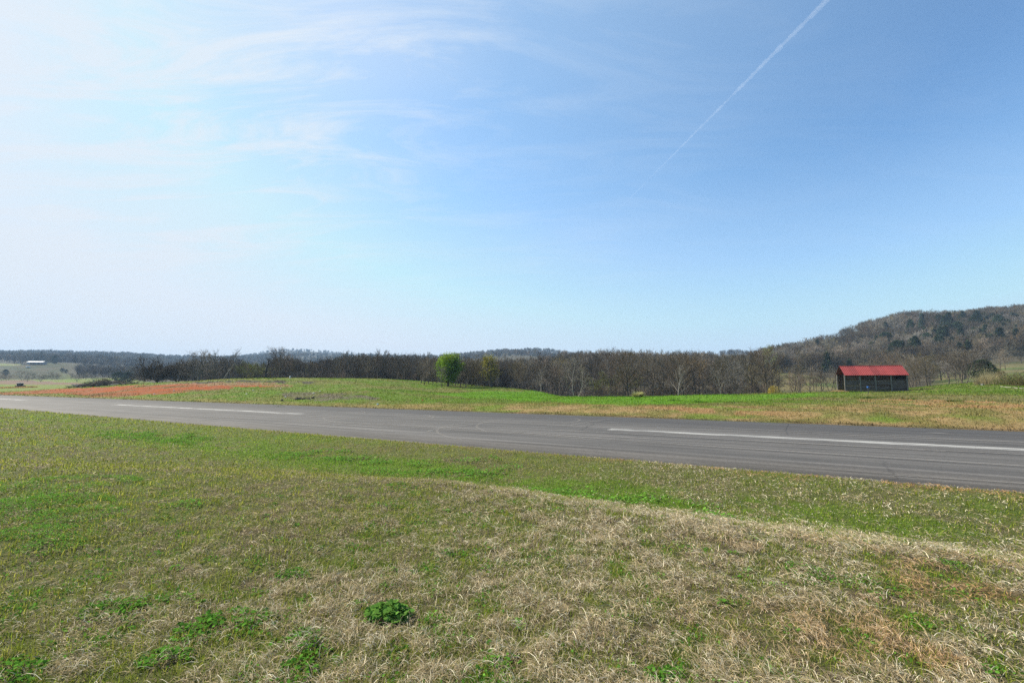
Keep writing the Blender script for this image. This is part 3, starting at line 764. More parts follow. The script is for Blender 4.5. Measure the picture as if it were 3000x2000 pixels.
def build_weeds():
    DK = (0.085, 0.205, 0.026); LT = (0.13, 0.28, 0.04)
    parts = []
    for px, py, rad, n, size, c, h_ in [
        (520, 1440, .26, 420, .032, DK, .06), (285, 1395, .24, 380, .030, DK, .05), (700, 1480, .17, 260, .03, DK, .05),
        (380, 1515, .13, 180, .028, DK, .05), (1890, 1325, .24, 300, .022, DK, .05), (1830, 1305, .14, 160, .022, DK, .04), (2010, 1345, .22, 240, .022, DK, .04),
        (670, 1325, .16, 200, .026, DK, .05), (2180, 1300, .16, 160, .022, DK, .04), (2120, 1430, .12, 150, .024, DK, .04), (20, 1545, .16, 260, .03, DK, .06),
        (90, 1125, 1.15, 6500, .022, LT, .10), (30, 1175, .9, 5000, .022, LT, .09), (150, 1185, .5, 1800, .02, LT, .07), (40, 1235, .45, 1600, .02, LT, .07), (120, 1260, .25, 500, .02, LT, .05),
        (420, 1160, .3, 260, .03, LT, .05), (1030, 1275, .15, 150, .026, DK, .04), (880, 1165, .22, 120, .03, DK, .06), (910, 1120, .3, 150, .034, DK, .06), (1600, 1265, .14, 110, .026, DK, .05),
        (1150, 1525, .1, 110, .026, DK, .04), (720, 1530, .15, 170, .028, DK, .05), (1530, 1560, .12, 120, .028, DK, .04), (820, 1390, .10, 60, .03, DK, .03), (1240, 1330, .09, 60, .024, DK, .03), (1040, 1465, .08, 60, .022, LT, .03)]:
        x, y, z = hit(px, py, 1.5, 60); parts.append(leaf_patch(x, y, rad, int(n * 1.6), size * .72, c, h_ * .8, 1.25))
    # bright low weeds filling the swale
    for i in range(120):
        t = rng.uniform(1, 30); s = 10.0 + rng.normal(0, 0.65); x, y = NX * s + UX * t, NY * s + UY * t
        if fbm(np.array([x]), np.array([y]), 3.0, 2, 97)[0] < 0.46: continue
        parts.append(leaf_patch(x, y, rng.uniform(0.25, 0.6), 130, .045, LT, .09, 1.3))
    n = 150000; d = np.exp(rng.uniform(math.log(1.4), math.log(9), n)); a = np.radians(rng.uniform(-58, 58, n)); x, y = d * np.sin(a), d * np.cos(a)
    k = (rng.random(n) < 1.6 * (greenness(x, y) - .32)) & (fbm(x, y, .22, 2, 46) > .46) & (NX * x + NY * y < 13); x, y = x[k], y[k]; n = len(x)
    c = lerp(np.broadcast_to(np.array(DK), (n, 3)), np.array(LT), rng.random(n)) * rng.uniform(.6, 1.3, n)[:, None]
    parts.append(leaf_quads(np.stack([x, y, H(x, y) + rng.uniform(.0, .035, n)], -1), .022, c, .006, .25))
    for i in range(70):
        d = math.exp(rng.uniform(math.log(2.4), math.log(8))); a = rng.uniform(-0.85, 0.85); x, y = d * math.sin(a), d * math.cos(a)
        if NX * x + NY * y > 7.5: continue
        parts.append(leaf_patch(x, y, rng.uniform(0.04, 0.10), 30, .022, DK if i % 2 else LT, .03))
    tag(link('broadleaf_weeds', join_parts('broadleaf_weeds', parts, M['weed'])), 'low broad-leaved weeds creeping in patches through the grass', 'weeds', kind='stuff')
    x, y, z = hit(893, 1418, 1.5, 20)
    v, q, c = leaf_patch(x, y, .13, 420, .034, (0.11, 0.23, 0.04), .075, 1.25, False); v = v - np.array([x, y, z])
    o = link('weed_plant', join_parts('weed_plant', [(v, q, c)], M['weed'])); o.location = (x, y, z)
    tag(o, 'bushy round-leaved green weed standing alone among pale straw', 'plant')

# ------------------------------------------------------------------ trees
def rot_about(v, axis, ang): return Matrix.Rotation(ang, 3, axis) @ v

def grow_tree(seed, H_=12, r0=0.16, trunk_top=0.9, wob=0.05, n1=(14, 0.3, 1.0, 45, 0.38), n2=(6, 28, 0.5), n3=(5, 30, 0.45), tropism=0.25, rmin=0.014, lean=(0, 0), fork=1, gnarl=0.12, dome=0.0):
    """returns polylines (points, radii, level). n1 = (count, start, end, angle, length/H)"""
    rd = random.Random(seed); out = []
    def poly(p, d, L, ra, rb, n, wb, trop, level):
        pts = [p.copy()]; dd = d.normalized(); rads = [ra]
        for i in range(n):
            j = Vector((rd.gauss(0, 1), rd.gauss(0, 1), rd.gauss(0, 1))) * wb
            dd = (dd + j + Vector((0, 0, trop / n))).normalized()
            p = p + dd * (L / n); pts.append(p.copy()); rads.append(ra + (rb - ra) * (i + 1) / n)
        out.append((pts, rads, level)); return pts, rads
    def along(pts, rads, t):
        f = t * (len(pts) - 1); i = min(int(f), len(pts) - 2); q = f - i
        return pts[i].lerp(pts[i + 1], q), (pts[i + 1] - pts[i]).normalized(), rads[i] + (rads[i + 1] - rads[i]) * q
    def child_dir(d, ang, phi):
        a = d.orthogonal().normalized(); a = rot_about(a, d, phi); return rot_about(d, a, ang)
    for fk in range(fork):
        ld = Vector((lean[0], lean[1], 1)) if fork == 1 else Vector((math.cos(fk * 6.28 / fork + seed) * 0.3 + lean[0], math.sin(fk * 6.28 / fork + seed) * 0.3 + lean[1], 1))
        tp, tr = poly(Vector((0.1 * fk, 0, -0.3)), ld, H_ * trunk_top * (1 if fk == 0 else rd.uniform(0.75, 0.98)), r0 / (1 if fork == 1 else 1.3), r0 * 0.22, 9, wob, 0.15, 0)
        c, a0, a1, ang, lf = n1; phi = rd.random() * 6.28
        for i in range(max(2, c // fork)):
            t = a0 + (a1 - a0) * (i + rd.random() * 0.8) / max(1, c // fork); t = min(t, 0.98)
            p, d, r_ = along(tp, tr, t); phi += 2.4 + rd.uniform(-.5, .5)
            sh = (1 - 0.55 * (t - a0) / (a1 - a0 + 1e-6)) if dome == 0 else (0.55 + 0.45 * math.sin(math.pi * min(1, 0.15 + (t - a0) / (a1 - a0 + 1e-6))))
            L1 = H_ * lf * sh * rd.uniform(0.75, 1.2)
            b1, r1 = poly(p, child_dir(d, R(ang * rd.uniform(0.7, 1.25)), phi), L1, max(r_ * 0.62, rmin * 1.5), rmin, 6, gnarl, tropism, 1)
            cnt = max(2, int(n2[0] * (0.6 + 0.6 * sh)))
            ph2 = rd.random() * 6.28
            for k in range(cnt):
                t2 = 0.2 + 0.78 * (k + rd.random()) / cnt; p2, d2, r2 = along(b1, r1, min(t2, 0.99)); ph2 += 2.4
                b2, rr2 = poly(p2, child_dir(d2, R(n2[1] * rd.uniform(0.7, 1.5)), ph2), L1 * n2[2] * rd.uniform(0.6, 1.2) * (1.1 - 0.5 * t2), max(r2 * 0.6, rmin), rmin * 0.8, 4, gnarl, tropism * 0.8, 2)
                for m_ in range(n3[0]):
                    t3 = 0.15 + 0.83 * (m_ + rd.random()) / n3[0]; p3, d3, r3 = along(b2, rr2, min(t3, 0.99))
                    poly(p3, child_dir(d3, R(n3[1] * rd.uniform(0.6, 1.7)), rd.random() * 6.28), L1 * n2[2] * n3[2] * rd.uniform(0.6, 1.3), rmin, rmin * 0.55, 2, gnarl, tropism * 0.7, 3)
    return out

def tubes_np(polys, kmap):
    vs, fs, b = [], [], 0
    for pts, rads, lv in polys:
        k = kmap[lv]; n = len(pts); prev = None
        for i in range(n):
            d = (pts[min(i + 1, n - 1)] - pts[max(i - 1, 0)]).normalized()
            a = prev if prev is not None else d.orthogonal()
            a = a - d * a.dot(d)
            if a.length < 1e-5: a = d.orthogonal()
            a.normalize(); bb = d.cross(a); prev = a
            for j in range(k):
                an = 6.28318 * j / k; vs.append(pts[i] + (a * math.cos(an) + bb * math.sin(an)) * rads[i])
        for i in range(n - 1):
            for j in range(k):
                fs.append((b + i * k + j, b + i * k + (j + 1) % k, b + (i + 1) * k + (j + 1) % k, b + (i + 1) * k + j))
        b += n * k
    return np.array([tuple(v) for v in vs], np.float32).reshape(-1, 3), np.array(fs, np.int32).reshape(-1, 4)

def leaf_quads(centres, size, cols, spread=0.15, up=0.3):
    n = len(centres); P = np.asarray(centres) + rng.normal(0, spread, (n, 3))
    az = rng.uniform(0, 6.283, n); el = rng.normal(up, 0.7, n); sz = size * rng.uniform(0.6, 1.4, n)
    f = np.stack([np.cos(az) * np.cos(el), np.sin(az) * np.cos(el), np.sin(el)], -1)
    g = rng.normal(0, 1, (n, 3)); sd = np.cross(f, g); sd /= np.linalg.norm(sd, axis=1)[:, None] + 1e-9
    V = np.stack([P - sd * (sz * .12)[:, None], P + f * (sz * .5)[:, None] - sd * (sz * .34)[:, None], P + f * sz[:, None], P + f * (sz * .5)[:, None] + sd * (sz * .34)[:, None]], 1)
    q = (np.arange(n) * 4)[:, None] + np.arange(4)[None]
    return V.reshape(-1, 3), q, np.repeat(cols, 4, 0)

def points_on(polys, levels, per):
    pts = []
    for p, r_, lv in polys:
        if lv in levels:
            for k in range(per):
                f = random.random() * (len(p) - 1); i = int(f); pts.append(tuple(p[i].lerp(p[i + 1], f - i)))
    return np.array(pts).reshape(-1, 3)

class Proto: pass
def make_proto(polys, trunk_mat, twig_mat, leaves=None, split=1, kmap=(7, 5, 3, 3)):
    """trunk = trunk and limbs, crown = twigs (and leaves)"""
    p = Proto()
    v, f = tubes_np([q for q in polys if q[2] <= split], kmap)
    p.trunk = mesh_np('trunk', v, f.ravel(), np.full(len(f), 4), [trunk_mat], smooth=True)
    v, f = tubes_np([q for q in polys if q[2] > split], kmap)
    vs, qs, ml = [v], [f], [np.zeros(len(f))]
    cs = [np.full((len(v), 3), 0.1)]
    mats = [twig_mat]
    if leaves is not None:
        lv, lq, lc, lm = leaves; vs.append(lv); qs.append(lq + len(v)); cs.append(lc); ml.append(np.ones(len(lq))); mats.append(lm)
    q = np.concatenate(qs)
    p.crown = mesh_np('crown', np.concatenate(vs), q.ravel(), np.full(len(q), 4), mats, np.concatenate(ml), np.concatenate(cs))
    p.h = max(pt.z for q_ in polys for pt in q_[0])
    return p

def put_tree(name, p, x, y, h, rz, label, cat='tree', group=None, sink=0.05, wid=1.0):
    s = h / p.h
    e = empty(name, (x, y, hz(x, y) - sink), rz); e.scale = (s * wid, s * wid, s)
    for nm, me in (('trunk', p.trunk), ('crown', p.crown)):
        link(nm, me, e)
    tag(e, label, cat, group); return e

PX = lambda x, y: 1176 + F * x / y * 1.0046
SKY = np.array([(-300, 830), (420, 812), (450, 803), (480, 801), (510, 806), (545, 812), (570, 824), (600, 830), (632, 822), (645, 808), (665, 810), (685, 824), (720, 822), (750, 814), (780, 808), (800, 800), (830, 804), (870, 799), (900, 801), (930, 804), (960, 806), (1000, 809), (1040, 814), (1080, 816), (1120, 812), (1160, 806), (1200, 803), (1250, 800), (1300, 797), (1350, 796), (1400, 795), (1450, 796), (1500, 797), (1550, 799), (1600, 800), (1650, 802), (1700, 805), (1740, 799), (1760, 789), (1800, 785), (1850, 773), (1900, 757), (1950, 744), (2000, 731), (2050, 717), (2085, 709), (2120, 706), (2200, 709), (2260, 704), (2300, 697), (2352, 692), (2700, 670)])
def cap_h(x, y, h, f0=0.9, f1=1.0, minh=3.0):
    px = PX(x, y); sk = np.interp(px, SKY[:, 0], SKY[:, 1]); r_ = ray(px, sk)
    mx = EYE[2] + y * r_[2] / r_[1] - hz(x, y)
    return max(minh, min(h, mx * random.uniform(f0, f1)))

def build_trees():
    # --- prototypes
    slim = [make_proto(grow_tree(100 + i, 12, .15, .92, .03, (20, .30, 1.0, 34, .24), (5, 26, .5), (5, 28, .55), .45, .016, gnarl=.10), M['bark'], M[('twig', 'twig_dark', 'twig', 'twig_grey', 'twig')[i]]) for i in range(5)]
    spread = [make_proto(grow_tree(200 + i, 12, .22, .80, .05, (18, .26, 1.0, 52, .40), (7, 32, .5), (6, 34, .5), .35, .018, gnarl=.14, dome=1), M['bark'], M[('twig', 'twig_dark', 'twig_grey', 'twig', 'twig')[i]]) for i in range(5)]
    small = [make_proto(grow_tree(300 + i, 7, .09, .85, .07, (20, .15, 1.0, 48, .42), (6, 34, .5), (6, 36, .5), .35, .012, fork=2, gnarl=.14, dome=1), M['bark'], M[('twig', 'twig_grey', 'twig')[i]]) for i in range(3)]
    def hazed(seed, polys, col, size, per, mat=M['leaf_var'], lv=(2, 3), spr=.12, **kw):
        pts = points_on(polys, lv, per); n = len(pts); c = np.asarray(col) * rng.uniform(.65, 1.35, n)[:, None]
        return make_proto(polys, M['bark'], M['twig'], (*leaf_quads(pts, size, c, spr), mat), **kw)
    budding = [hazed(i, grow_tree(400 + i, 10, .2, .78, .06, (16, .22, 1.0, 55, .42), (6, 34, .5), (5, 36, .5), .3, .016, gnarl=.15, dome=1), (.19, .215, .05), .22, 2) for i in range(2)]
    P_ = dict(slim=slim, spread=spread, small=small, budding=budding)
    # --- dense wood behind the green mound
    def scatter(n, px0, px1, yfun, kinds, hr, label, group, minsep=2.2, f0=.72, f1=1.03, tries=30, name='bare_tree', minh=3.0, wid=(0.9, 1.15)):
        pts = []
        for i in range(n):
            for k in range(tries):
                px = random.uniform(px0, px1); a, b = yfun(px); y = random.uniform(a, b); x = col_x(px) * y
                if all((x - q[0]) ** 2 + (y - q[1]) ** 2 > minsep ** 2 for q in pts): break
            pts.append((x, y)); pr = random.choice(kinds)
            h = cap_h(x, y, random.uniform(*hr), f0, f1, minh)
            put_tree(name, pr, x, y, h, random.uniform(0, 6.28), label, 'tree', group, 0.1, random.uniform(*wid))
    scatter(94, 612, 1010, lambda p: (138 + (p < 700) * 4, 176), slim * 3 + spread[:2], (11, 15), 'slender bare grey-brown tree in the dense wood behind the green mound', 'bare trees in the wood behind the mound', 1.7, .70, 1.03)
    # taller bare trees between the oak and the mound wood
    scatter(16, 425, 545, lambda p: (150, 190), slim + spread, (11, 14), 'dark bare tree in the open clump between the big oak and the mound', 'bare trees between the oak and the mound', 2.5, .62, .92)
    scatter(10, 545, 640, lambda p: (145, 175), small + spread[:2], (7, 11), 'dark bare tree behind the green-budding trees at the mound edge', 'bare trees behind the budding trees', 2.5, .6, .9)
    # small bare trees round the leafy tree
    for px, y, h in [(975, 112, 7.0), (984, 118, 7.8), (994, 122, 7.0), (1046, 113, 8.2), (1058, 116, 8.6), (1070, 112, 7.6), (1084, 121, 8.8), (1094, 116, 7.4), (1106, 124, 8.5), (1112, 117, 6.5), (1040, 120, 6.5), (1052, 124, 7.4), (1064, 121, 6.8), (1076, 126, 8.4), (1090, 127, 7.9), (1100, 120, 6.9), (1117, 123, 7.2), (968, 121, 7.2), (1003, 126, 7.5)]:
        x, _, z = at(px, y); put_tree('bare_tree', random.choice(small + spread[:2]), x, y, h, random.uniform(0, 6), 'bare brown tree in the clump between the bright green tree and the yellow-green tree' if px > 1030 else 'bare brown tree close beside the bright green tree, on its mound side', 'tree', 'bare trees around the leafy tree' if px > 1030 else 'bare trees on the mound side of the leafy tree')
    # middle wood
    scatter(60, 1125, 1330, lambda p: (np.interp(p, [1125, 1330], [148, 112]), 215), slim + spread * 2 + small, (11, 16), 'bare grey tree in the hollow between the yellow-green tree and the pale bush', 'bare trees in the hollow', 3.0, .6, .99)
    scatter(96, 1330, 1765, lambda p: (100, 265), spread * 3 + slim + small, (11, 16), 'bare brown tree in the wood on the slope behind the pale bush', 'bare trees on the middle slope', 4.0, .70, 1.05)
    scatter(18, 1730, 1940, lambda p: (108, 150), small * 2 + slim + spread, (5, 9), 'bare tree in the dip in front of the pale sloping field', 'bare trees before the sloping field', 3.0, .45, .62)
    scatter(40, 1990, 2230, lambda p: (105, 190), small * 2 + spread * 2, (6, 11), 'bare grey tree in the dip behind the red-roofed shed', 'bare trees behind the shed', 3.0, .38, .62)
    scatter(22, 2130, 2352, lambda p: (150, 225), small + spread + slim, (7, 11), 'bare pale tree at the foot of the wooded hill beyond the shed', 'bare trees at the foot of the hill', 3.0, .45, .75)
    # --- singular trees
    def buds(pl):
        pts = points_on(pl, (2, 3), 3); n = len(pts)
        return (*leaf_quads(pts, .15, np.array([.055, .045, .026]) * rng.uniform(.6, 1.4, n)[:, None], .14), M['leaf_var'])
    OAKP = grow_tree(501, 12, .42, .50, .06, (24, .20, 1.0, 64, .66), (11, 36, .48), (11, 40, .45), .14, .034, gnarl=.16, dome=1)
    oak = make_proto(OAKP, M['bark_dark'], M['twig_dark'], buds(OAKP))
    OAKQ = grow_tree(507, 11, .34, .60, .07, (15, .16, 1.0, 50, .55), (10, 34, .48), (9, 38, .45), .2, .030, gnarl=.15, dome=1, fork=2)
    oak2 = make_proto(OAKQ, M['bark_dark'], M['twig_dark'], buds(OAKQ))
    x, y, z = at(360, 142); put_tree('oak_tree', oak, x, y, 9.6, 0.7, 'broad dark bare oak with a low dome crown at the edge of the red clay', sink=.1, wid=1.25)
    x, y, z = at(407, 150); put_tree('oak_tree', oak2, x, y, 8.7, 2.0, 'narrower dark bare oak touching the broad domed oak', sink=.1, wid=1.1)
    for px, y, h, lab, pr in [(462, 152, 12.3, 'tall bare tree with feathery top, rising above its clump beside the oaks', spread[2]), (489, 158, 12.2, 'tall slim bare tree with a rounded tuft of twigs at the very top', slim[3]), (440, 150, 9.5, 'dark upright bare tree next to the narrower oak', slim[1])]:
        x, _, z = at(px, y); put_tree('bare_tree', pr, x, y, h, 1.0, lab, wid=1.15)
    dead = make_proto(grow_tree(611, 12, .22, .95, .07, (9, .35, .98, 38, .30), (3, 34, .5), (2, 34, .5), .5, .028, gnarl=.15), M['bark'], M['twig_pale'])
    for px, y, h, lab in [(520, 148, 12.0, 'dead forked tree with few stubby branches above the mound wood'), (507, 150, 11.2, 'dead spiky tree with a broken top beside the forked dead tree')]:
        x, _, z = at(px, y); put_tree('dead_tree', dead, x, y, h, px, lab)
    leaner = make_proto(grow_tree(620, 9, .15, .9, .05, (8, .5, 1.0, 30, .28), (4, 30, .5), (3, 30, .5), .2, .02, lean=(.62, 0), gnarl=.12), M['bark_white'], M['twig_pale'])
    x, y, z = at(508, 134); put_tree('leaning_tree', leaner, x, y, 5.6, 0.0, 'pale leaning trunk slanting out over the berm')
    for px, y, h, k in [(563, 142, 6.6, 0), (586, 146, 6.4, 1), (606, 143, 5.6, 0)]:
        x, _, z = at(px, y); put_tree('budding_tree', budding[k], x, y, h, px, 'olive-green budding tree at the mound edge' , 'tree', 'olive-green budding trees at the mound edge', wid=1.25)
    gnarl = make_proto(grow_tree(633, 8, .36, .7, .14, (8, .25, 1.0, 60, .42), (3, 40, .5), (3, 40, .5), .3, .022, lean=(-.25, 0), gnarl=.22), M['bark_dark'], M['twig_dark'])
    x, y, z = at(772 - 0, 138)
    x, y, z = at(612, 136); put_tree('dead_tree', gnarl, x, y, 8.0, 2.2, 'gnarled dark broken tree with crooked limbs, in front of the mound wood')
    x, y, z = at(640, 140); put_tree('bare_tree', spread[4], x, y, 10.8, 2.9, 'bare tree with a lopsided top standing over the gnarled broken tree', wid=1.2)
    # bright leafy tree
    pol = grow_tree(701, 9, .24, .80, .04, (22, .18, 1.0, 46, .36), (7, 34, .5), (6, 34, .5), .35, .014, gnarl=.12, dome=1)
    def clusters(n, per, c0, rad, spread):
        u = rng.normal(0, 1, (n, 3)); u /= np.linalg.norm(u, axis=1)[:, None]; ce = np.array(c0) + u * np.array(rad) * (.45 + .5 * rng.random(n) ** .6)[:, None]
        return np.repeat(ce, per, 0) + rng.normal(0, spread, (n * per, 3)), np.repeat(rng.uniform(.72, 1.3, n), per)
    k1, b1 = clusters(120, 70, (0, 0, 4.9), (2.45, 2.45, 4.2), .30)
    pts = points_on(pol, (2, 3), 5); pts = pts[pts[:, 2] > 1.4]; bb = np.concatenate([np.ones(len(pts)), b1]); pts = np.concatenate([pts, k1]); n = len(pts)
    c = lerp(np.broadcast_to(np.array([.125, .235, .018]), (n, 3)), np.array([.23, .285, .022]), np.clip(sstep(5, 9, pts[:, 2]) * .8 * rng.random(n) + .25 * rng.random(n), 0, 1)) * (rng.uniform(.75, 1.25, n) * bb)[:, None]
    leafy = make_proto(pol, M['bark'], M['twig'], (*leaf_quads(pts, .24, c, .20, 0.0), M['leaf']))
    x, y, z = at(1029, 108); put_tree('leafy_tree', leafy, x, y, 8.0, 0.3, 'bright green leafy tree, the only one in full leaf', wid=1.22)
    # thin pale tree in front of it
    x, y, z = at(1014, 102); put_tree('bare_tree', small[1], x, y, 5.6, 1.5, 'small pale bare tree standing just in front of the bright green tree', wid=.85)
    pol = grow_tree(703, 8.5, .2, .85, .04, (20, .15, 1.0, 38, .26), (6, 32, .5), (6, 32, .5), .45, .014, gnarl=.12, dome=1)
    k1, b1 = clusters(44, 22, (0, 0, 5.2), (1.6, 1.6, 3.6), .30)
    pts = np.concatenate([points_on(pol, (2, 3), 2), k1]); n = len(pts); c = lerp(np.broadcast_to(np.array([.25, .20, .035]), (n, 3)), np.array([.19, .21, .035]), rng.random(n)) * rng.uniform(.7, 1.3, n)[:, None]
    yel = make_proto(pol, M['bark'], M['twig'], (*leaf_quads(pts, .17, c, .12), M['leaf']))
    x, y, z = at(1127, 112); put_tree('budding_tree', yel, x, y, 7.9, 0.9, 'yellow-green budding tree at the end of the clump, casting a long shadow', wid=1.4)
    # pale green crowns in the middle wood
    for px, y, h, lab in [(1384, 116, 8.4, 'rounded olive-green tree nearer the hollow, in the middle wood'), (1432, 128, 10.6, 'wider olive-green tree higher on the slope of the middle wood')]:
        x, _, z = at(px, y); put_tree('budding_tree', budding[px % 2], x, y, h, px, lab, wid=1.25)
    for px, y, h, lab in [(1770, 150, 0, 'airy pale-leafed tree standing above the skyline where the hill begins')]:
        x, _, z = at(px, 205); put_tree('budding_tree', budding[1], x, 205, cap_h(x, 205, 30, 1, 1), 1.0, lab, wid=0.75)
    # sycamores with white limbs
    def syc(seed, **kw): return make_proto(grow_tree(seed, 10, .12, .9, .10, (13, .22, .98, 42, .42), (6, 34, .5), (5, 34, .5), .45, .016, gnarl=.17, **kw), M['bark_white'], M['twig_pale'])
    s1, s2, s3 = syc(801, fork=2), syc(802), syc(803, lean=(.1, 0))
    for px, y, h, pr, rz, lab in [(1322, 98, 9.6, s1, 0.2, 'white-limbed sycamore with spreading forked limbs, lowest of the white trees'), (1556, 100, 9.4, s2, 2.0, 'white-limbed sycamore rising just behind the pale bush'), (1656, 100, 7.6, s3, 3.4, 'slim white-trunked sycamore in front of the wood toward the hill'), (1242, 124, 8.0, s2, 4.0, 'greyish-white sycamore between the yellow-green tree and the forked sycamore')]:
        x, _, z = at(px, y); put_tree('sycamore_tree', pr, x, y, h, rz, lab)
    x, _, z = at(1835, 118); put_tree('bare_tree', slim[2], x, 118, 12.5, 1, 'tall thin bare tree standing alone before the sloping field', wid=.9)
    x, _, z = at(1775, 112); put_tree('bare_tree', spread[1], x, 112, 9.0, 1, 'stout bare tree with a straight trunk behind the yellow bush', wid=1.0)
    x, _, z = at(2130, 118); put_tree('bare_tree', spread[3], x, 118, 9.6, 1, 'large round-crowned grey bare tree right behind the gable of the red-roofed shed', wid=1.15)
    # --- evergreens
    def cedar(seed, h=9, rad=2.4, n=2600, round_=0.0, base=.06, col=(.028, .042, .018), mat=None):
        rd = np.random.default_rng(seed)
        u = rd.random(n) ** (0.8); zz = base * h + (1 - base) * h * u
        prof = (1 - u) ** .75 * (1 - round_) + round_ * np.sqrt(np.clip(1 - (2 * u - 1) ** 2, 0, 1))
        lump = 0.75 + 0.5 * vnoise(u * 7, rd.random(n) * 0 + seed, 3)
        a = rd.uniform(0, 6.283, n); lobes = 1 + .18 * np.sin(a * 3 + seed + u * 5) + .1 * np.sin(a * 7 + u * 11)
        r_ = rad * prof * lobes * lump * rd.random(n) ** .35
        pts = np.stack([r_ * np.cos(a), r_ * np.sin(a), zz], -1)
        c = np.asarray(col) * rd.uniform(.6, 1.5, n)[:, None]
        pol = [([Vector((0, 0, -.2)), Vector((0, 0, h * .5)), Vector((0, 0, h * .94))], [.16 * h / 9, .1 * h / 9, .02], 0)]
        for i in range(10):
            t = .15 + .08 * i; aa = i * 2.4; L = rad * (1 - t) * .8
            pol.append(([Vector((0, 0, h * t)), Vector((math.cos(aa) * L, math.sin(aa) * L, h * t + L * .3))], [.04, .015], 2))
        return make_proto(pol, M['bark_dark'], M['bark_dark'], (*leaf_quads(pts, .42 * h / 9, c, .12, .2), M['needle']))
    ced = [cedar(1), cedar(2, 9, 3.0, 2800, .5), cedar(3, 9, 2.0, 2300), cedar(4, 9, 3.6, 3000, .9, .1)]
    for px, y, h, k, lab in [(272, 300, 6.5, 3, 'dark rounded evergreen beyond the brush pile, first of a pair'), (293, 296, 6.6, 1, 'dark evergreen with a steep right flank beyond the brush pile, nearest the oak')]:
        x, _, z = at(px, y); put_tree('cedar_tree', ced[k], x, y, h, px, lab, wid=1.5)
    x, y, z = at(2260, 118); put_tree('cedar_tree', ced[3], x, y, 5.4, 0, 'dark flat-topped evergreen behind the tall reeds near the fallen pole', wid=1.2)
    hill = [(2010, 300, 8), (2030, 310, 8), (2052, 296, 9), (2072, 262, 9), (2096, 258, 10), (2120, 266, 10), (2060, 248, 7), (2105, 285, 9), (2140, 300, 9), (2165, 262, 12), (2176, 275, 12), (2160, 330, 9), (2190, 318, 8), (2215, 330, 9), (2240, 345, 10), (2254, 298, 10), (2290, 320, 10), (2312, 330, 11), (2335, 315, 11), (2128, 205, 6), (2098, 232, 5), (1990, 245, 6), (2276, 262, 9), (2210, 240, 10), (2320, 268, 8), (2345, 290, 10), (1745, 262, 8), (1650, 300, 7), (2230, 270, 9), (2150, 222, 6)]
    hill += [(2040 + random.uniform(0, 310), random.uniform(250, 380), random.uniform(10, 14)) for k in range(34)] + [(2240 + random.uniform(0, 110), random.uniform(265, 390), random.uniform(8, 11)) for k in range(12)]
    for px, y, h in hill:
        x, _, z = at(px + random.uniform(-4, 4), y); put_tree('cedar_tree', random.choice(ced[:3]), x, y, h * .95, random.uniform(0, 6), 'dark evergreen among the bare trees on the wooded hill', 'tree', 'evergreens on the wooded hill', wid=random.uniform(1.0, 1.5))
    for px, y, h, lab in [(120, 640, 12, 'far dark evergreen at the gable of the white-roofed barn'), (88, 760, 18, 'far dark pine rising above the wood behind the barn')]:
        x, _, z = at(px, y); put_tree('cedar_tree', ced[0 if h > 15 else 1], x, y, h, px, lab)
    for px, y, h in [(140, 560, 5), (149, 556, 4), (178, 560, 7), (10, 470, 6)]:
        x, _, z = at(px, y); put_tree('cedar_tree', ced[3], x, y, h, px, 'far small dark evergreen on the hillside field near the barn', 'tree', 'small evergreens on the barn field')
    # hedge trees in the field valley at far left
    for px in (4, 16, 50, 62, 74, 92, 104, 118, 130, 162, 176, 196, 214):
        y = random.uniform(345, 400); x, _, z = at(px, y); put_tree('bare_tree', random.choice(small), x, y, random.uniform(5, 9), px, 'far bare hedgerow tree below the barn field', 'tree', 'hedgerow trees below the barn', wid=1.5)
    # --- far woods as one mass
    build_woods(slim, spread, small, ced)
    return ced, small

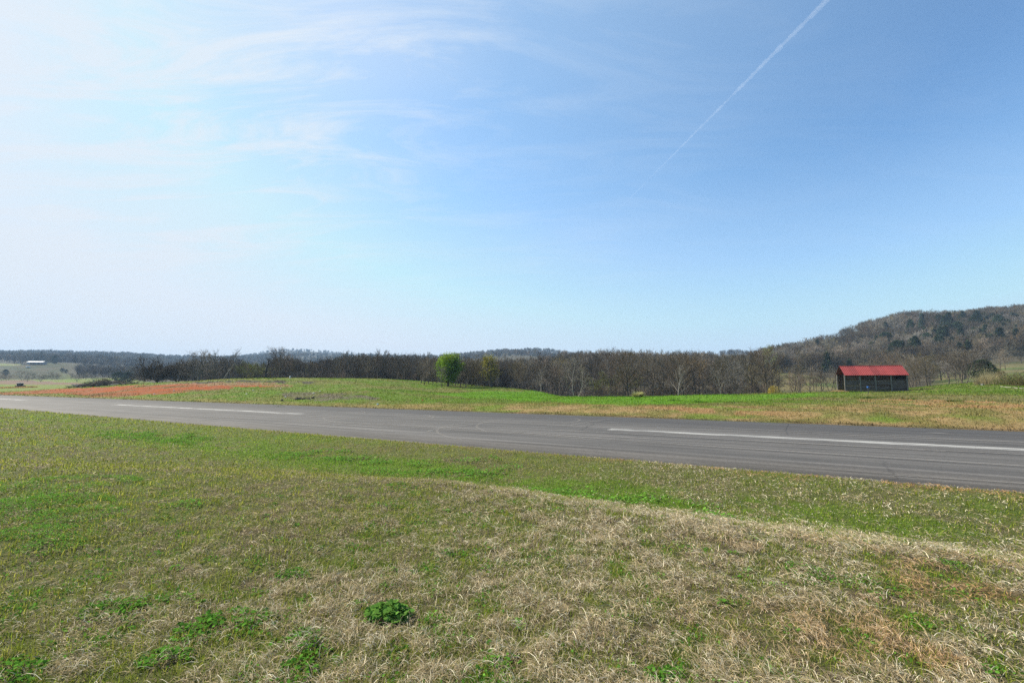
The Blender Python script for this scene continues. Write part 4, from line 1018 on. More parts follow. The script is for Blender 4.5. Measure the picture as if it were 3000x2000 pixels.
def build_woods(slim, spread, small, ced):
    """the woods further off: thousands of crowns that read as one mass"""
    pc = bpy.data.collections.new('woodland_sources')
    def light(seed, fat, kind, tw='twig'):
        if kind == 'e':
            rd = np.random.default_rng(seed); n = 420
            u = rd.random(n); a = rd.uniform(0, 6.28, n); r_ = 2.6 * (1 - u) ** .6 * (1 + .2 * np.sin(a * 3)) * rd.random(n) ** .4
            pts = np.stack([r_ * np.cos(a), r_ * np.sin(a), .8 + 9.2 * u], -1)
            v, q, c = leaf_quads(pts, 1.0, np.array([.028, .042, .018]) * rd.uniform(.6, 1.4, n)[:, None], .2, .2)
            return mesh_np('far_evergreen', v, q.ravel(), np.full(len(q), 4), [M['needle']], cols=c)
        pol = grow_tree(seed, 12, .2, .75, .05, (13, .25, 1.0, 50, .40), (5, 34, .5), (4, 36, .55), .35, fat, gnarl=.15, dome=1)
        v, f = tubes_np(pol, (5, 3, 3, 3))
        return mesh_np('far_bare_tree', v, f.ravel(), np.full(len(f), 4), [M[tw]])
    srcs = [light(900 + i, .045, 'b') for i in range(5)] + [light(950 + i, .12, 'b') for i in range(3)] + [light(980 + i, 0, 'e') for i in range(2)] + [light(990 + i, .05, 'b', 'twig_dark') for i in range(2)] + [light(994 + i, .05, 'b', 'twig_grey') for i in range(2)]
    for i, me in enumerate(srcs):
        o = bpy.data.objects.new('s%02d' % i, me); pc.objects.link(o)
    P, idx, sc, rot = [], [], [], []
    def fill(n, px0, px1, y0, y1, hr, kinds, cond=None, cap=True):
        px = rng.uniform(px0, px1, n); y = np.exp(rng.uniform(math.log(y0), math.log(y1), n)) if y1 / y0 > 1.5 else rng.uniform(y0, y1, n)
        x = (px - 1176) / F / 1.0046 * y; z = H(x, y)
        h = rng.uniform(*hr, n)
        if cap:
            sk = np.interp(px, SKY[:, 0], SKY[:, 1]); v = (784 - sk) / F
            mx = EYE[2] + y * (SA + CA * v) / (CA - SA * v) - z
            h = np.minimum(h, np.maximum(mx, 2.5) * rng.uniform(.70, 1.02, n))
        ok = (woodmask(x / y, np.log(y)) > .5) & (fieldmask(x / y, np.log(y)) < .3)
        if cond is not None: ok &= cond(px, y)
        tone = fbm(x, y, 38, 3, 87)
        for q in np.where(ok)[0]:
            P.append((x[q], y[q], z[q] - .2)); k_ = int(rng.choice(kinds))
            if k_ < 5 and y[q] < 700 and rng.random() < .75:
                if tone[q] < .49: k_ = int(rng.choice([10, 11]))
                elif tone[q] > .61: k_ = int(rng.choice([12, 13]))
            idx.append(k_); sc.append(h[q] / 12); rot.append(rng.uniform(0, 6.28))
    nb = [0, 1, 2, 3, 4]; fb = [5, 6, 7]; ev = [8, 9]
    fill(420, 600, 1010, 176, 250, (10, 15), nb)
    fill(160, 1000, 1150, 152, 240, (7, 13), nb)
    fill(60, 1000, 1150, 142, 160, (2.5, 4.5), nb, cap=False)
    fill(260, 600, 1010, 150, 178, (2.5, 4.5), nb, cap=False)
    fill(160, 420, 620, 190, 260, (8, 13), nb)
    fill(200, 1125, 1340, 150, 240, (3, 6), nb, cap=False)
    fill(150, 1330, 1760, 112, 170, (2.5, 5), nb, cap=False)
    fill(420, 1130, 1760, 200, 330, (9, 16), nb)
    fill(1500, 1740, 2480, 235, 440, (8, 13), nb * 5 + ev[:1])
    fill(300, 1980, 2480, 380, 470, (9, 13), nb)
    fill(800, 2400, 3500, 170, 460, (8, 13), nb)
    fill(120, 1985, 2352, 170, 250, (6, 10), nb, lambda px, y: px < 2120)
    fill(900, 150, 560, 400, 900, (8, 13), nb + fb, cap=False)
    fill(1300, -250, 420, 700, 1150, (12, 18), nb + fb * 2 + ev[:1], cap=False)
    fill(2600, -350, 640, 1150, 2100, (12, 18), fb * 5 + ev, cap=False)
    fill(2200, 520, 1350, 900, 2700, (11, 17), fb * 5 + ev, cap=False)
    fill(900, 1350, 2100, 900, 2700, (11, 16), fb * 5 + ev, cap=False)
    me = bpy.data.meshes.new('woodland'); me.vertices.add(len(P)); me.vertices.foreach_set('co', np.array(P, np.float32).ravel())
    for nm, tp, arr in (('kind_index', 'INT', idx), ('size', 'FLOAT', sc), ('turn', 'FLOAT', rot)):
        a = me.attributes.new(nm, tp, 'POINT'); a.data.foreach_set('value', np.array(arr, np.int32 if tp == 'INT' else np.float32))
    o = link('woodland', me); tag(o, 'distant bare woods covering the hills as one mass', 'woods', kind='stuff')
    ng = bpy.data.node_groups.new('woodland_scatter', 'GeometryNodeTree')
    ng.interface.new_socket('Geometry', in_out='INPUT', socket_type='NodeSocketGeometry'); ng.interface.new_socket('Geometry', in_out='OUTPUT', socket_type='NodeSocketGeometry')
    gi = ng.nodes.new('NodeGroupInput'); go = ng.nodes.new('NodeGroupOutput'); m2p = ng.nodes.new('GeometryNodeMeshToPoints'); iop = ng.nodes.new('GeometryNodeInstanceOnPoints')
    ci = ng.nodes.new('GeometryNodeCollectionInfo'); ci.inputs['Collection'].default_value = pc; ci.inputs['Separate Children'].default_value = True; ci.inputs['Reset Children'].default_value = True
    iop.inputs['Pick Instance'].default_value = True
    def attr(nm, t):
        a = ng.nodes.new('GeometryNodeInputNamedAttribute'); a.data_type = t; a.inputs['Name'].default_value = nm; return a.outputs['Attribute']
    L = ng.links
    L.new(gi.outputs[0], m2p.inputs[0]); L.new(m2p.outputs[0], iop.inputs['Points']); L.new(ci.outputs[0], iop.inputs['Instance'])
    L.new(attr('kind_index', 'INT'), iop.inputs['Instance Index'])
    cx = ng.nodes.new('ShaderNodeCombineXYZ'); L.new(attr('turn', 'FLOAT'), cx.inputs[2]); L.new(cx.outputs[0], iop.inputs['Rotation'])
    L.new(attr('size', 'FLOAT'), iop.inputs['Scale']); L.new(iop.outputs[0], go.inputs[0])
    md = o.modifiers.new('scatter', 'NODES'); md.node_group = ng

# ------------------------------------------------------------------ bushes and small plants
def build_bushes(small):
    def clump(px, y, h, rad, n, cols, name, label, up=.45, cat='bush', w=.03):
        x, _, z = at(px, y); r_ = rad * .45 * np.sqrt(rng.random(n)); a = rng.uniform(0, 6.283, n)
        P = np.stack([r_ * np.cos(a), r_ * np.sin(a), np.zeros(n) - .03], -1); az = a + rng.normal(0, .5, n)
        lean = np.clip(rng.normal(up, .15, n), 0, .9); L = h * rng.uniform(.7, 1.15, n)
        c = np.asarray(cols)[rng.integers(0, len(cols), n)] * rng.uniform(.7, 1.25, n)[:, None]
        v, q, cc = blades(P, az, L, lean, rng.uniform(.0, .5, n), np.full(n, w), c, 3)
        o = link(name, join_parts(name, [(v, q, cc)], M['blade'])); o.location = (x, y, z); tag(o, label, cat); return o
    clump(1465, 57.5, 1.0, 1.0, 1300, [(.42, .40, .16), (.50, .47, .24), (.28, .30, .10)], 'pampas_bush', 'rounded pale yellow-green bush glowing at the meadow edge', .4, w=.035)
    def leafbush(px, y, h, rad, n, col, name, label, size=.14):
        x, _, z = at(px, y); u = rng.random(n); a = rng.uniform(0, 6.283, n); e = rng.uniform(0, 1, n)
        rr_ = rng.random(n) ** .4; zz = h * e * rr_ + .05; r_ = rad * np.sqrt(np.clip(1 - e ** 2, 0, 1)) * rr_ * (1 + .2 * np.sin(3 * a + px))
        c = np.asarray(col) * rng.uniform(.65, 1.35, n)[:, None]
        v, q, cc = leaf_quads(np.stack([r_ * np.cos(a), r_ * np.sin(a), zz], -1), size, c, .05)
        e_ = empty(name, (x, y, z - .05)); m_ = join_parts('crown', [(v, q, cc)], M['leaf']); link('crown', m_, e_)
        b = MB()
        for k in range(7): an = k * .9; b.tube([(0, 0, -.1), (math.cos(an) * rad * .3, math.sin(an) * rad * .3, h * .5), (math.cos(an) * rad * .5, math.sin(an) * rad * .5, h * .85)], [.03, .02, .008], 5)
        b.build('stems', M['bark'], e_); tag(e_, label, 'bush'); return e_
    leafbush(1775, 80, 1.9, 1.1, 900, (.36, .27, .05), 'flowering_bush', 'yellow flowering bush peeping over the meadow edge near the shed', .15)
    for px, y, h, rad, lab in [(2325, 70, 1.7, 2.0, 'olive-brown bush beside the fallen pole, nearer the reeds'), (2352, 68, 2.2, 2.2, 'large olive-brown bush beside the fallen pole, cut by the picture edge'), (2302, 80, 2.6, 1.0, 'rusty-brown upright bush behind the tall reeds')]:
        leafbush(px, y, h, rad, 1500, (.13, .10, .04) if px != 2325 else (.11, .13, .035), 'brown_bush', lab, .15)
    # reeds in front of the evergreen
    for i, (px, y) in enumerate([(2246, 76), (2256, 78), (2266, 75), (2276, 79), (2287, 77), (2298, 80), (2309, 76), (2262, 82), (2290, 83)]):
        clump(px, y, random.uniform(1.8, 3.1), .9, 130, [(.34, .28, .15), (.42, .35, .2), (.22, .2, .1)], 'reed_clump', 'clump of tall dry tan reeds in front of the flat-topped evergreen', .12, 'reeds', .03)['group'] = 'dry reeds by the evergreen'
    # tufts that break the meadow
    tufts = [(2190, 921.5), (1612, 924), (2085, 917), (640, 936), (2000, 914), (1550, 920), (1990, 962), (1120, 941), (760, 936)]
    for px, py in tufts[:6]:
        x, y, z = hit(px, py, 34, 110); n = 260; r_ = .5 * np.sqrt(rng.random(n)); a = rng.uniform(0, 6.283, n)
        v, q, cc = blades(np.stack([r_ * np.cos(a) * 1.5, r_ * np.sin(a), np.zeros(n) - .02], -1), a, rng.uniform(.14, .32, n), rng.uniform(.2, .6, n), rng.uniform(0, .4, n), np.full(n, .03), np.array([.06, .11, .02]) * rng.uniform(.6, 1.4, n)[:, None], 2)
        o = link('grass_tuft', join_parts('grass_tuft', [(v, q, cc)], M['blade'])); o.location = (x, y, z)
        tag(o, 'dark green grass tuft standing up in the meadow beyond the airstrip', 'grass tuft', 'dark grass tufts in the meadow')

# ------------------------------------------------------------------ built things
def build_shed():
    phi = R(18); x0, y0 = col_x(1941.6) * 66, 66.0; z0 = hz(x0, y0) - .02
    e = empty('open_shed', (x0, y0, z0), -phi)
    W, Dp, EH, RH = 7.35, 3.0, 2.62, 3.82
    wood = simple_mat('weathered_boards', (.098, .085, .078), .9, .65, 1.2, .1, (1.0, 8, 9), 0, .5)
    brown = simple_mat('dark_brown_boards', (.036, .023, .016), .9, .5, 1.2, .1, (4, 4, .6))
    postm = simple_mat('grey_posts', (.13, .125, .115), .85, .3, 3, .15, (3, 3, .5))
    red, nt, out = new_mat('red_metal_roof')
    tc = N(nt, 'ShaderNodeTexCoord'); f = noise(nt, mapping(nt, tc.outputs['Object'], (.4, 1.6, 1.6)), 1.2, 5, .7); f2 = noise(nt, mapping(nt, tc.outputs['Object'], (3, .3, .3)), 3, 4, .6)
    c = ramp(nt, math_n(nt, 'MULTIPLY_ADD', f2, .4, math_n(nt, 'MULTIPLY', f, .6)), [(.3, (.17, .024, .022)), (.7, (.28, .050, .045))])
    sxx = N(nt, 'ShaderNodeSeparateXYZ'); nt.links.new(tc.outputs['Object'], sxx.inputs[0])
    wn = N(nt, 'ShaderNodeTexWhiteNoise', noise_dimensions='1D'); nt.links.new(math_n(nt, 'FLOOR', math_n(nt, 'DIVIDE', sxx.outputs['X'], .86)), wn.inputs['W'])
    c = mixc(nt, c, math_n(nt, 'MULTIPLY_ADD', wn.outputs['Value'], .35, .80), 1.0, 'MULTIPLY')
    rs = noise(nt, mapping(nt, tc.outputs['Object'], (5, .5, .5)), 2.2, 5, .7)
    c = mixc(nt, c, (.13, .045, .025), ramp(nt, rs, [(.58, (0, 0, 0)), (.78, (.8,) * 3)]))
    principled(nt, out, c, .6, .3)
    # roof: two corrugated sheets meeting at the ridge
    def slope(ya, za, yb, zb):
        n = int(9.0 / .076); xs = np.linspace(-.14, W + .18, n); prof = .016 * np.sin(xs / .228 * 2 * math.pi)
        dy, dz = yb - ya, zb - za; l = math.hypot(dy, dz); ny, nz = -dz / l, dy / l
        V = []
        for (yy, zz) in ((ya, za), (yb, zb)):
            for off in (0, .02):
                for i in range(n): V.append((xs[i], yy + ny * (prof[i] + off), zz + nz * (prof[i] + off)))
        Fc = []
        for i in range(n - 1):
            Fc += [(i, i + 1, 2 * n + i + 1, 2 * n + i), (n + i, 3 * n + i, 3 * n + i + 1, n + i + 1), (i, n + i, n + i + 1, i + 1), (2 * n + i, 2 * n + i + 1, 3 * n + i + 1, 3 * n + i)]
        return V, Fc
    b = MB(); b.add(*slope(-.32, EH - .16, Dp / 2, RH)); b.add(*slope(Dp / 2 + .004, RH, Dp + .32, EH - .16))
    roof = b.build('roof', red, e)
    b = MB(); b.tube([(-.15, Dp / 2, RH + .035), (W + .19, Dp / 2, RH + .035)], .05, 8); b.build('ridge_cap', red, roof)
    for i in range(5):
        px = i * W / 4
        MB().box((px, -.003, EH / 2 - .25), (.17, .15, EH + .45), bev=.012).build('post', postm, e)
    for px in (0, W):
        MB().box((px, Dp, EH / 2 + .1), (.15, .15, EH - .1), bev=.012).build('post', postm, e)
    b = MB(); b.box((W / 2, .02, EH - .10), (W, .1, .2)); b.box((W / 2, Dp - .02, EH - .10), (W, .1, .2))
    for i in range(9): # rafters
        xx = .05 + i * (W - .1) / 8
        for s_ in (0, 1):
            ya, yb = (0, Dp / 2) if s_ == 0 else (Dp, Dp / 2)
            b.tube([(xx, ya, EH), (xx, yb, RH - .14)], .05, 4)
    b.build('roof_frame', brown, e)
    # board tiers set back between the posts
    rd = random.Random(3)
    b = MB()
    for bay in range(4):
        xa, xb = bay * W / 4 + .09, (bay + 1) * W / 4 - .09
        z = -.2
        while z < 1.78:
            h = rd.uniform(.15, .21); 
            tilt = rd.uniform(-.006, .006)
            if any(abs(z + h / 2 - g) < .07 for g in (.42, 1.07)): z += .10; continue
            b.box(((xa + xb) / 2, .10 + rd.uniform(0, .02), z + h / 2), (xb - xa, .035, h - .016), Matrix.Rotation(tilt, 3, 'Y')); z += h
    b.build('front_boards', wood, e)
    b = MB(); b.box((W / 2, .16, 1.07), (W - .1, .07, .09)); b.box((W / 2, .16, .42), (W - .1, .07, .09)); b.box((W / 2, .09, 1.82), (W - .2, .05, .07)); b.build('rail', brown, e)
    b = MB(); z = .1
    while z < EH - .2: b.box((W / 2, Dp - .10, z + .11), (W - .16, .035, .205)); z += .225
    b.build('back_wall', brown, e)
    b = MB(); y_ = .25
    while y_ < Dp - .15: b.box((W - .02, y_ + .1, EH / 2), (.035, .19, EH - .1 + .55 * (1 - abs(y_ / (Dp / 2) - 1)))); y_ += .21
    b.build('end_wall', brown, e)
    tag(e, 'open-fronted wooden shed with red metal roof and grey posts', 'shed')
    # straw heap at its open end
    hx, hy = x0 - .95, y0 + .15; n = 1500; r_ = np.sqrt(rng.random(n)); a = rng.uniform(0, 6.283, n)
    px_, py_ = r_ * np.cos(a) * 1.35, r_ * np.sin(a) * .8
    zz = .32 * np.exp(-(r_ * 1.4) ** 2) * rng.random(n) ** .4
    gz = H(hx + px_, hy + py_) - hz(hx, hy)
    v, q, cc = blades(np.stack([px_, py_, zz + gz], -1), rng.uniform(0, 6.283, n), rng.uniform(.25, .5, n), np.clip(rng.normal(.85, .1, n), .5, 1), rng.uniform(0, .3, n), np.full(n, .03), np.array([.46, .34, .17]) * rng.uniform(.7, 1.3, n)[:, None], 2)
    o = link('straw_heap', join_parts('straw_heap', [(v, q, cc)], M['blade'])); o.location = (hx, hy, hz(hx, hy)); tag(o, 'low spilled heap of golden straw at the open end of the shed', 'straw')
    # stake with a blue box in front of the shed
    x, y, z = hit(1994.5, 906.5, 40, 90); e = empty('marker_stake', (x, y, z))
    MB().tube([(0, 0, -.2), (.02, 0, .85)], .025, 6).build('stake', simple_mat('steel_stake', (.06, .06, .06), .6), e)
    MB().box((.02, 0, .92), (.20, .14, .17), bev=.02).build('blue_head', simple_mat('blue_plastic', (.03, .13, .42), .5), e); tag(e, 'thin dark stake with a small blue box head, in front of the shed', 'stake')

def build_small_things():
    white = simple_mat('white_painted', (.75, .74, .72), .6, .1); dark = simple_mat('black_metal', (.012, .014, .016), .5, .3)
    # tractor at the far left
    x, y, z = at(46, 188); e = empty('tractor', (x, y, z - .55), R(-8)); e.scale = (.95,) * 3
    green = simple_mat('tractor_paint', (.015, .035, .022), .5, .2); glass = bpy.data.materials.new('cab_glass'); glass.use_nodes = True
    pb = glass.node_tree.nodes['Principled BSDF']; pb.inputs['Base Color'].default_value = (.05, .07, .08, 1); pb.inputs['Roughness'].default_value = .1; pb.inputs['Transmission Weight'].default_value = .55
    b = MB(); b.box((1.55, 0, 1.25), (1.9, .75, .75), bev=.09); b.box((1.5, 0, .8), (2.2, .6, .35), bev=.05); b.build('hood', green, e)
    cab = MB()
    for sx in (-.75, .65):
        for sy in (-.7, .7): cab.tube([(sx, sy, 1.0), (sx * .92, sy * .92, 2.55)], .055, 6)
    cab.box((-.05, 0, 1.0), (1.5, 1.45, .25), bev=.04); cab.build('cab', dark, e)
    MB().box((-.05, 0, 2.63), (1.65, 1.55, .16), bev=.05).build('cab_roof', white, e)
    b = MB(); b.box((.63, 0, 1.8), (.03, 1.22, 1.3)); b.box((-.74, 0, 1.8), (.03, 1.22, 1.3)); b.box((-.05, -.66, 1.8), (1.15, .03, 1.3)); b.box((-.05, .66, 1.8), (1.15, .03, 1.3)); b.build('window', glass, e)
    MB().tube([(1.35, .25, 1.5), (1.35, .25, 2.45), (1.30, .25, 2.55)], .05, 8).build('exhaust_pipe', dark, e)
    MB().box((-.3, 0, 1.35), (.5, .5, .6), bev=.08).build('seat', dark, e)
    def wheel(cx, cy, r_, w):
        t = MB(); ring = [(r_ * .62, -w / 2), (r_ * .95, -w / 2), (r_, -w / 4), (r_, w / 4), (r_ * .95, w / 2), (r_ * .62, w / 2)]; k = 24; vs = []; fs = []
        for j in range(k):
            an = 2 * math.pi * j / k
            for (rr_, yy) in ring: vs.append((cx + rr_ * math.cos(an), cy + yy, r_ + rr_ * math.sin(an)))
        m_ = len(ring)
        for j in range(k):
            for i in range(m_): fs.append((j * m_ + i, j * m_ + (i + 1) % m_, ((j + 1) % k) * m_ + (i + 1) % m_, ((j + 1) % k) * m_ + i))
        t.add(vs, fs); o = t.build('wheel', dark, e)
        MB().tube([(cx, cy - w * .3, r_), (cx, cy + w * .3, r_)], [r_ * .6, r_ * .6], 16).build('rim', simple_mat('wheel_rim', (.4, .33, .08), .5), o)
    for sy in (-.85, .85): wheel(-.45, sy, .82, .45); wheel(2.05, sy * .9, .5, .3)
    tag(e, 'dark farm tractor with a white cab roof behind tan grass', 'tractor')
    # tan grass hiding its lower half
    n = 2600; xs = rng.uniform(-7, 9, n); ys = rng.normal(-3.2, .9, n); gz = H(x + xs, y + ys) - z
    v, q, cc = blades(np.stack([xs, ys, gz], -1), rng.uniform(0, 6.28, n), rng.uniform(.5, 1.0, n), rng.uniform(.1, .5, n), rng.uniform(0, .5, n), np.full(n, .12), np.array([.34, .22, .09]) * rng.uniform(.7, 1.3, n)[:, None], 2)
    o = link('tall_dry_grass', join_parts('tall_dry_grass', [(v, q, cc)], M['blade'])); o.location = (x, y, z); tag(o, 'tall tan dry grass standing in front of the tractor', 'grass', kind='stuff')
    # brush pile
    px0, px1, yb = 182, 306, 140; xa, _, _ = at(px0, yb); xb, _, _ = at(px1, yb); cx = (xa + xb) / 2; W = abs(xb - xa); zc = hz(cx, yb)
    rd = random.Random(8); polys = []; logs = MB()
    for i in range(1500):
        u = rd.gauss(0, .5); u = max(-1, min(1, u)); w_ = rd.uniform(-1, 1)
        hx = (1 - .75 * abs(u) ** 1.5) * (2.6 if u < 0.1 else 1.9); xx = u * W * .58; yy = w_ * 2.6
        gz = 0; zz = rd.random() * hx * (1 - .6 * abs(w_))
        a = rd.uniform(0, 6.28); el = rd.gauss(.12, .35); L = rd.uniform(.8, 2.8)
        d = Vector((math.cos(a) * math.cos(el), math.sin(a) * math.cos(el) * .7, math.sin(el))); p = Vector((xx, yy, zz))
        polys.append(([p - d * L / 2, p + Vector((rd.gauss(0, .1), rd.gauss(0, .1), rd.gauss(0, .1))), p + d * L / 2], [rd.uniform(.02, .06), .035, .012], 3))
    v, f = tubes_np(polys, (5, 4, 3, 3)); v[:, 2] += (H(cx + v[:, 0], yb + v[:, 1]) - zc)
    e = empty('brush_pile', (cx, yb, zc)); link('branches', mesh_np('branches', v, f.ravel(), np.full(len(f), 4), [M['twig_dark']]), e)
    # dirt and leaf core keeps the heap opaque
    na, nr_ = 40, 9; vs = []; fs = []
    for i in range(nr_):
        for j in range(na):
            an = 6.28318 * j / na; rr_ = i / (nr_ - 1); xx, yy = math.cos(an) * rr_ * W * .54, math.sin(an) * rr_ * 2.8
            hh = (1 - rr_ ** 1.6) * 1.7 * (.6 + .8 * float(fbm(np.array([xx]), np.array([yy]), 2.0, 3, 99)[0]))
            vs.append((xx, yy, hh + hz(cx + xx, yb + yy) - zc - .06))
    for i in range(nr_ - 1):
        for j in range(na): fs.append((i * na + j, i * na + (j + 1) % na, (i + 1) * na + (j + 1) % na, (i + 1) * na + j))
    b = MB(); b.add(vs, fs); b.build('soil_core', simple_mat('dark_humus', (.045, .035, .026), .95, .5, 2), e, True)
    for i in range(9):
        u = rd.uniform(-.8, .9); xx = u * W * .5; yy = -2.4 + rd.uniform(-.3, .4); zz = hz(cx + xx, yb + yy) - zc + .2 + rd.random() * .5; a = rd.uniform(-.5, .5); L = rd.uniform(1.5, 4)
        dx, dy_ = math.cos(a) * L / 2, math.sin(a) * L / 2
        MB().tube([(xx - dx, yy - dy_, zz), (xx, yy, zz + .05), (xx + dx, yy + dy_, zz + rd.uniform(-.1, .3))], [.19, .17, .12], 8).build('log', M['bark'] if i % 4 else M['bark_white'], e)
    tag(e, 'long dark heap of cut branches and logs beside the red clay', 'brush pile')
    # far barn with white roof
    x, y, z = at(80, 625); e = empty('barn', (x, y, z), R(10)); L, Dp, h = 18, 7, 2.7
    roofm = simple_mat('bright_metal_roof', (.55, .55, .55), .35, .06, .6, .5)
    b = MB(); b.poly([(-L / 2 - .6, -Dp / 2 - .8, h), (L / 2 + .6, -Dp / 2 - .8, h), (L / 2 + .6, 0, h + 1.5), (-L / 2 - .6, 0, h + 1.5)], (0, 0, .15)); b.poly([(-L / 2 - .6, Dp / 2 + .8, h), (L / 2 + .6, Dp / 2 + .8, h), (L / 2 + .6, .01, h + 1.5), (-L / 2 - .6, .01, h + 1.5)], (0, 0, .15)); b.build('roof', roofm, e)
    wl = simple_mat('barn_siding', (.30, .30, .32), .8, .2, 1)
    b = MB(); b.box((0, Dp / 2 - .1, h / 2), (L, .2, h - .01)); b.box((L / 2 - .1, 0, h / 2), (.2, Dp - .42, h - .01)); b.box((-L / 2 + .1, 0, h / 2), (.2, Dp - .42, h - .01)); b.box((4.2, -Dp / 2 + .1, h / 2), (6, .2, h - .01)); b.box((-7.6, -Dp / 2 + .1, h / 2), (3.2, .2, h - .01)); b.build('wall', wl, e)
    for px in (-5.8, -3, 0, 2.6): MB().box((px - .1, -Dp / 2 + .1, h / 2), (.3, .3, h - .02)).build('post', wl, e)
    MB().box((4.2, -Dp / 2 - .03, 1.5), (2.6, .06, 2.6)).build('door', dark, e)
    tag(e, 'far long barn with a bright white metal roof on the hillside field', 'barn')
    # white trailer by the barn
    x, y, z = at(60.5, 600); e = empty('farm_trailer', (x, y, z), R(5))
    MB().box((0, 0, 1.15), (4.4, 2.0, 1.3), bev=.18).build('body', white, e)
    for sx in (-1.2, 1.2):
        for sy in (-.95, .95): MB().tube([(sx, sy - .12, .38), (sx, sy + .12, .38)], .38, 14).build('wheel', dark, e)
    MB().tube([(-2.2, 0, .6), (-3.2, 0, .55)], .06, 6).build('tow_bar', dark, e); tag(e, 'tiny white trailer parked below the white-roofed barn', 'trailer')
    # far white house on the skyline
    def house(px, y, w, label, rz):
        x, _, z = at(px, y); e = empty('house', (x, y, z + 1.0), rz)
        b = MB(); b.poly([(-w / 2, -4, -1), (w / 2, -4, -1), (w / 2, -4, 3.4), (-w / 2, -4, 3.4)], (0, 8, 0)); b.build('wall', white, e)
        b = MB(); b.poly([(-w / 2 - .4, -4.6, 3.3), (-w / 2 - .4, 0, 6.2), (-w / 2 - .4, 4.6, 3.3)], (w + .8, 0, 0)); b.build('roof', simple_mat('grey_shingle', (.24, .25, .27), .8), e)
        for k in (-.3, .05, .35): MB().box((k * w, -4.03, 1.6), (1.1, .08, 1.3)).build('window', dark, e)
        tag(e, label, 'house')
    house(618, 1000, 16, 'far white house on the skyline seen between bare trees above the mound', .1)
    # marker post on the mound
    x, y, z = hit(666, 868.2, 60, 130); e = empty('marker_post', (x, y, z))
    MB().tube([(0, 0, -.2), (0, 0, .52)], .13, 10).build('post', white, e); MB().tube([(0, 0, .52), (0, 0, .62)], [.15, .08], 10).build('cap', white, e); tag(e, 'short white marker post on the crest of the green mound', 'post')
    x, y, z = hit(1236, 1177 * .784, 30, 120)
    org = simple_mat('orange_plastic', (.75, .16, .05), .6)
    x, y, z = hit(968.5, 925.5, 34, 90); e = empty('marker_flag', (x, y, z)); MB().tube([(0, 0, -.1), (0, 0, .42)], .012, 6).build('wire', dark, e)
    MB().box((.085, 0, .35), (.17, .012, .13)).build('flag', org, e); tag(e, 'small orange survey flag at the edge of the dry shoulder', 'flag')
    # litter
    def scrap(px, py, mat, label, s=.22, y0=34):
        x, y, z = hit(px, py, y0, 150); rd2 = random.Random(int(px)); b = MB(); n = 7
        pts = [(math.cos(6.28 * k / n) * s * rd2.uniform(.6, 1.2), math.sin(6.28 * k / n) * s * rd2.uniform(.5, .9), rd2.uniform(.02, .10)) for k in range(n)]
        b.add(pts + [(0, 0, .16)] + [(p[0] * .9, p[1] * .9, 0) for p in pts], [(k, (k + 1) % n, n) for k in range(n)] + [(k, n + 1 + k, n + 1 + (k + 1) % n, (k + 1) % n) for k in range(n)])
        o = b.build('scrap', mat, None); o.location = (x, y, z); return o
    tag(scrap(867.5, 929.5, simple_mat('pale_blue_plastic', (.45, .58, .62),   .6), '', .13), 'crumpled pale blue scrap lying on the dry shoulder', 'litter')
    tag(scrap(655.5, 912, white, '', .15), 'white scrap beside the dark clods under the mound', 'litter')
    for px, py in [(582, 897), (566, 905), (645, 893), (720, 903), (735, 899), (400, 897), (355, 905)]:
        tag(scrap(px, py, simple_mat('pale_stone', (.5, .45, .4), .8), '', .2), 'pale stone lying on the bare slope of clay and dirt', 'stone', 'pale stones on the bare slope')
    # dark clods heap
    x, y, z = hit(690, 917, 34, 90); b = MB(); rd2 = random.Random(4)
    import bmesh
    for k in range(22):
        bm = bmesh.new(); bmesh.ops.create_icosphere(bm, subdivisions=1, radius=rd2.uniform(.10, .26))
        for v_ in bm.verts: v_.co *= rd2.uniform(.7, 1.25)
        bm.verts.index_update(); dx, dy_ = rd2.gauss(0, .8), rd2.gauss(0, .4)
        b.add([v_.co + Vector((dx, dy_, hz(x + dx, y + dy_) - z + .06)) for v_ in bm.verts], [tuple(q.index for q in f.verts) for f in bm.faces]); bm.free()
    o = b.build('clod_heap', simple_mat('dark_clods', (.09, .072, .05), .95, .4)); o.location = (x, y, z); tag(o, 'low heap of dark clods and roots at the foot of the mound', 'soil heap')
    # fallen pole at right edge
    xa, ya, za = at(2298, 66); xb, yb_, zb = at(2375, 55)
    n = 9; pts = []
    for k in range(n):
        q = k / (n - 1); xx, yy = xa + (xb - xa) * q, ya + (yb_ - ya) * q; pts.append((xx - xa, yy - ya, hz(xx, yy) - za + .05))
    o = MB().tube(pts, [.055] * n, 8).build('fallen_pole', simple_mat('grey_weathered_pole', (.24, .21, .18), .85, .3, 2), None, True); o.location = (xa, ya, za); tag(o, 'long pale fallen pole lying in the grass by the brown bushes', 'pole')
    x, y, z = at(2257, 71); e = MB().box((0, 0, .05), (.5, .3, .28), Matrix.Rotation(.3, 3, 'Z'), .06).build('concrete_block', simple_mat('grey_concrete', (.2, .2, .2), .9, .2, 3)); e.location = (x, y, z); tag(e, 'grey concrete block at the foot of the reeds', 'block')

